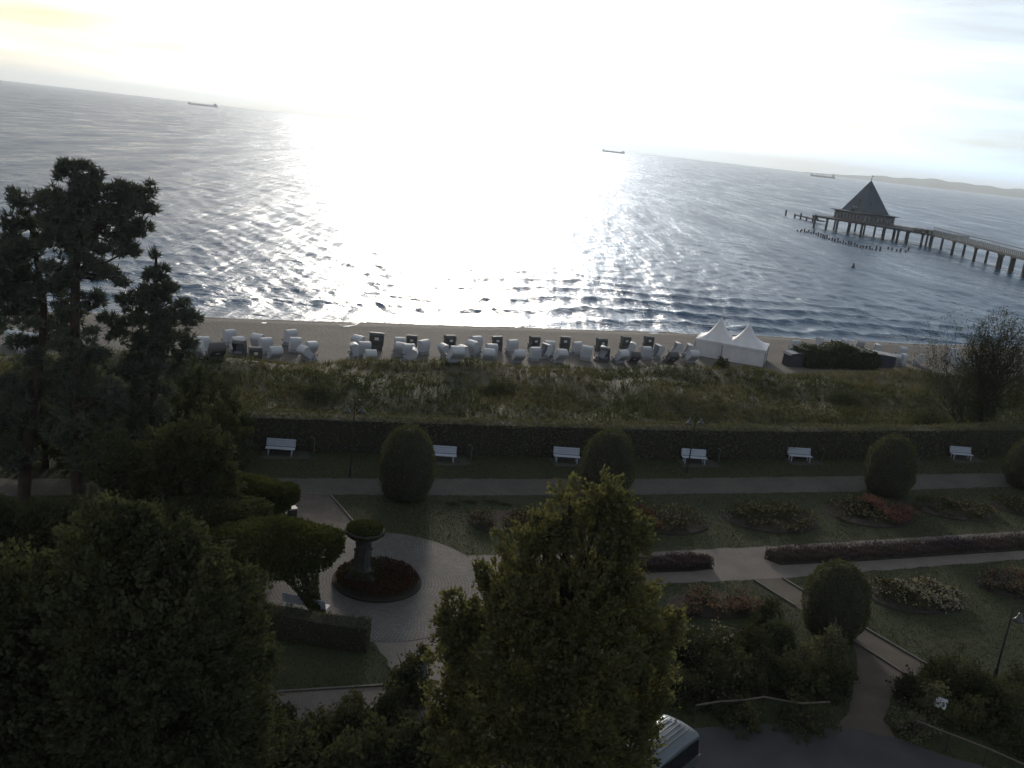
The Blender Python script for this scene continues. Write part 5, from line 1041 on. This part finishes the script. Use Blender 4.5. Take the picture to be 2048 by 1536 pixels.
mb = MB(); mb.tube((-1.0, -.12, 1.93), (-1.12, -.12, 2.15), .012, m_dark); mb.box((-1.0, -.12, 1.94), (.1, .05, .03), m_dark); mb.build('antenna', t)
# ------------------------------------------------------------------ rails, signs
m_railw = mat('weathered_rail', (.10, .082, .068), .85, (.065, .052, .042), 3, .4, 14)
def rope(label, pts, h, nposts):
    w3 = []
    for a, b in pts: q = P(a, b, h); w3.append(q)
    c = w3[0].copy(); t = thing('rail_fence', label, 'fence', (c[0], c[1], 0), 0, 'low rails round the parking area'); 
    for a, b in zip(w3[:-1], w3[1:]): mb = MB(); mb.tube((a[0] - c[0], a[1] - c[1], h), (b[0] - c[0], b[1] - c[1], h), .035, m_railw, n=7); mb.build('rail', t)
    for q in w3: mb = MB(); mb.tube((q[0] - c[0], q[1] - c[1], 0), (q[0] - c[0], q[1] - c[1], h - .02), .03, m_bark, n=7); mb.build('post', t)
rope('bent weathered rail in front of the rose thicket, right of the van', [(1392, 1411), (1440, 1403), (1490, 1400), (1528, 1394), (1566, 1401), (1604, 1407), (1660, 1404)], .75, 6)
rope('straight weathered rail running out at the lower right corner', [(1832, 1441), (1900, 1468), (1975, 1497), (2050, 1530), (2120, 1560)], .8, 5)
q = P(1873, 1440); t = thing('plant_sign', 'small white tilted sign board in the shrubs above the right rail', 'sign', q, ROTP - R(55)); mb = MB(); mb.tube((0, 0, 0), (0, .04, .75), .025, m_iron); mb.build('post', t); mb = MB(); mb.box((0, 0, .8), (.44, .46, .02), mat('white_sign_face', (.42, .44, .47), .5, (.36, .38, .41), 6), Matrix.Rotation(R(38), 3, 'X')); mb.build('board', t, bevel=.006)
q = P(842, 1420); t = thing('sign_post', 'thin dark post with an edge-on blue panel left of the maple', 'sign', q, ROTP + R(62)); mb = MB(); mb.tube((0, 0, 0), (0, 0, 2.2), .035, m_iron); mb.build('pole', t); mb = MB(); mb.box((0, 0, 1.85), (.5, .05, .72), mat('sign_blue_grey', (.05, .06, .09), .4)); mb.build('panel', t, bevel=.01)
# ------------------------------------------------------------------ thickets
def thicket(label, pts, hpx, n_c, lm, fl=None, size=.11, name='shrub', h=1.4, r=.9, group=None, nl=34):
    """one shrub per point"""
    for i, (x_, y_, hh, rr) in enumerate(pts):
        q = P(x_, y_); t = thing(name, label[i], 'shrub', q, 0, group)
        mb = MB(); [mb.path([(0, 0, 0), (rr * .35 * math.cos(a), rr * .35 * math.sin(a), hh * .55), (rr * .7 * math.cos(a + .4), rr * .7 * math.sin(a + .4), hh * .92)], [.035, .02, .008], m_bark, 5) for a in np.linspace(0, 5.4, 7)]; mb.build('stems', t)
        nc = int(n_c * rr * hh); d = unit(rng.normal(size=(nc, 3))); d[:, 2] = np.abs(d[:, 2]); c = d * (rng.random((nc, 1)) ** .4) * np.array((rr, rr, hh)); c *= 1 + .2 * np.sin(c[:, :1] * 5 + i); p_ = np.repeat(c, nl, 0) + rng.normal(size=(nc * nl, 3)) * .12; p_[:, 2] = np.maximum(p_[:, 2], .03)
        leafobj('foliage', p_, size, lm[i] if isinstance(lm, list) else lm, t)
        if fl and fl[i]: k = int(30 * rr); c = d[:k] * np.array((rr, rr, hh)) * 1.02; p_ = np.repeat(c, 4, 0) + rng.normal(size=(len(c) * 4, 3)) * .03; leafobj('flowers', p_, .08, fl[i], t, aspect=.9, kind='stuff')
TH = [(1320, 1385, 1.5, 1.1, 'dark shrub touching the right side of the maple'), (1375, 1400, 1.2, 1.0, 'shrub just above the bent rail at its left end'), (1430, 1385, 1.5, 1.1, 'rose shrub with pale blooms over the middle of the bent rail'), (1490, 1375, 1.4, 1.0, 'dark shrub behind the peak of the bent rail'), (1540, 1370, 1.6, 1.1, 'tall shrub behind the right half of the bent rail'), (1600, 1385, 1.4, 1.1, 'shrub at the right end of the bent rail'), (1655, 1380, 1.7, 1.2, 'dense shrub left of where the paths meet'), (1650, 1330, 2.0, .95, 'leafy shrub standing against the foot of the biggest yew'), (1500, 1320, 1.9, 1.1, 'loose airy shrub in the rose thicket'), (1555, 1300, 1.6, 1.0, 'small-leaved shrub left of the biggest yew'), (1440, 1330, 1.5, 1.0, 'shrub with white blooms below the pink speckled bed'), (1370, 1320, 1.6, 1.1, 'shrub with white blooms close to the maple'), (1590, 1340, 1.2, .9, 'low shrub in front of the biggest yew'), (1530, 1250, 1.3, .8, 'upright rose bush at the right of the pink speckled bed'), (1480, 1440, .9, 1.2, 'low dark ground shrub below the bent rail'), (1600, 1448, .9, 1.3, 'low dark ground shrub at the edge of the parking area')]
thicket([a[4] for a in TH], [a[:4] for a in TH], 0, 62, [L_dark, L_rose, L_rose, L_dark, L_rose, L_dark, L_rose, L_hedge, L_rose, L_dune4, L_rose, L_rose, L_hedge, L_rose, L_dark, L_dark], [None, None, F_cream, None, None, None, None, None, None, None, F_white, F_white, None, F_pink, None, None], group='shrubs of the rose thicket')
TR = [(1815, 1400, 1.3, .8, 'first shrub right of the worn earth path'), (1850, 1420, 1.2, .9, 'yellowish shrub left of the white sign board'), (1905, 1385, 1.8, 1.1, 'tall dark shrub behind the white sign board'), (1955, 1410, 1.6, 1.1, 'shrub between the white sign board and the single lamp foot'), (2010, 1440, 1.7, 1.2, 'dense shrub over the straight rail near the corner'), (2050, 1400, 1.6, 1.2, 'shrub cut by the right edge below the lamp'), (1930, 1450, 1.1, 1.1, 'low shrub just above the straight rail'), (1870, 1360, 1.1, .7, 'small upright shrub where the diagonal path ends'), (2060, 1500, 1.3, 1.3, 'dark shrub at the lower right corner'), (1820, 1460, .7, .9, 'low plant at the left end of the straight rail')]
thicket([a[4] for a in TR], [a[:4] for a in TR], 0, 62, [L_rose, L_hedge, L_dark, L_rose, L_dark, L_rose, L_dark, L_rose, L_dark, L_hedge], None, group='shrubs right of the worn path')
TX = [(2030, 905, 1.9, 1.5, 'rounded bush behind the hedge below the large bare tree')]
TB = [(815, 1400, 2.1, .8, 'tall leafy shrub left of the thin dark sign post'), (780, 1440, 1.2, .8, 'lower shrub beside the tall leafy one'), (700, 1470, 1.4, 1.0, 'broad shrub on the pale path edge below the lawn corner'), (640, 1490, 1.2, .9, 'shrub next to the broad maple at the bottom'), (760, 1540, 1.7, 1.1, 'dark shrub at the bottom edge under the sign post'), (850, 1530, 1.9, 1.2, 'dark shrub at the bottom edge left of the maple crown'), (580, 1540, 1.5, 1.2, 'dark shrub at the bottom edge beside the broad maple'), (680, 1580, 1.8, 1.3, 'dark shrub reaching up from below the picture'), (900, 1600, 2.0, 1.3, 'dark shrub under the left side of the yellow-green maple'), (560, 1460, 1.0, .8, 'small shrub right of the broad maple')]
thicket([a[4] for a in TB], [a[:4] for a in TB], 0, 70, L_dark, None, size=.14, group='shrubs along the lower path')
for i, (x_, y_, lb) in enumerate(((906, 1009, 'leftmost'), (938, 1006, 'second'), (984, 1005, 'third'), (1010, 1010, 'rightmost'))):
    q = P(x_, y_); t = thing('grass_tuft', f'{lb} of four small dark tufts on the lawn below the promenade', 'plant', q, 0, 'dark tufts on the lawn'); n_ = 150; p_ = rng.normal(size=(n_, 3)) * np.array((.22, .1, 0)); leafobj('leaves', p_, .18, L_dark, t, nb=np.tile((0, 0, 1.), (n_, 1)), blade=True, aspect=.2)
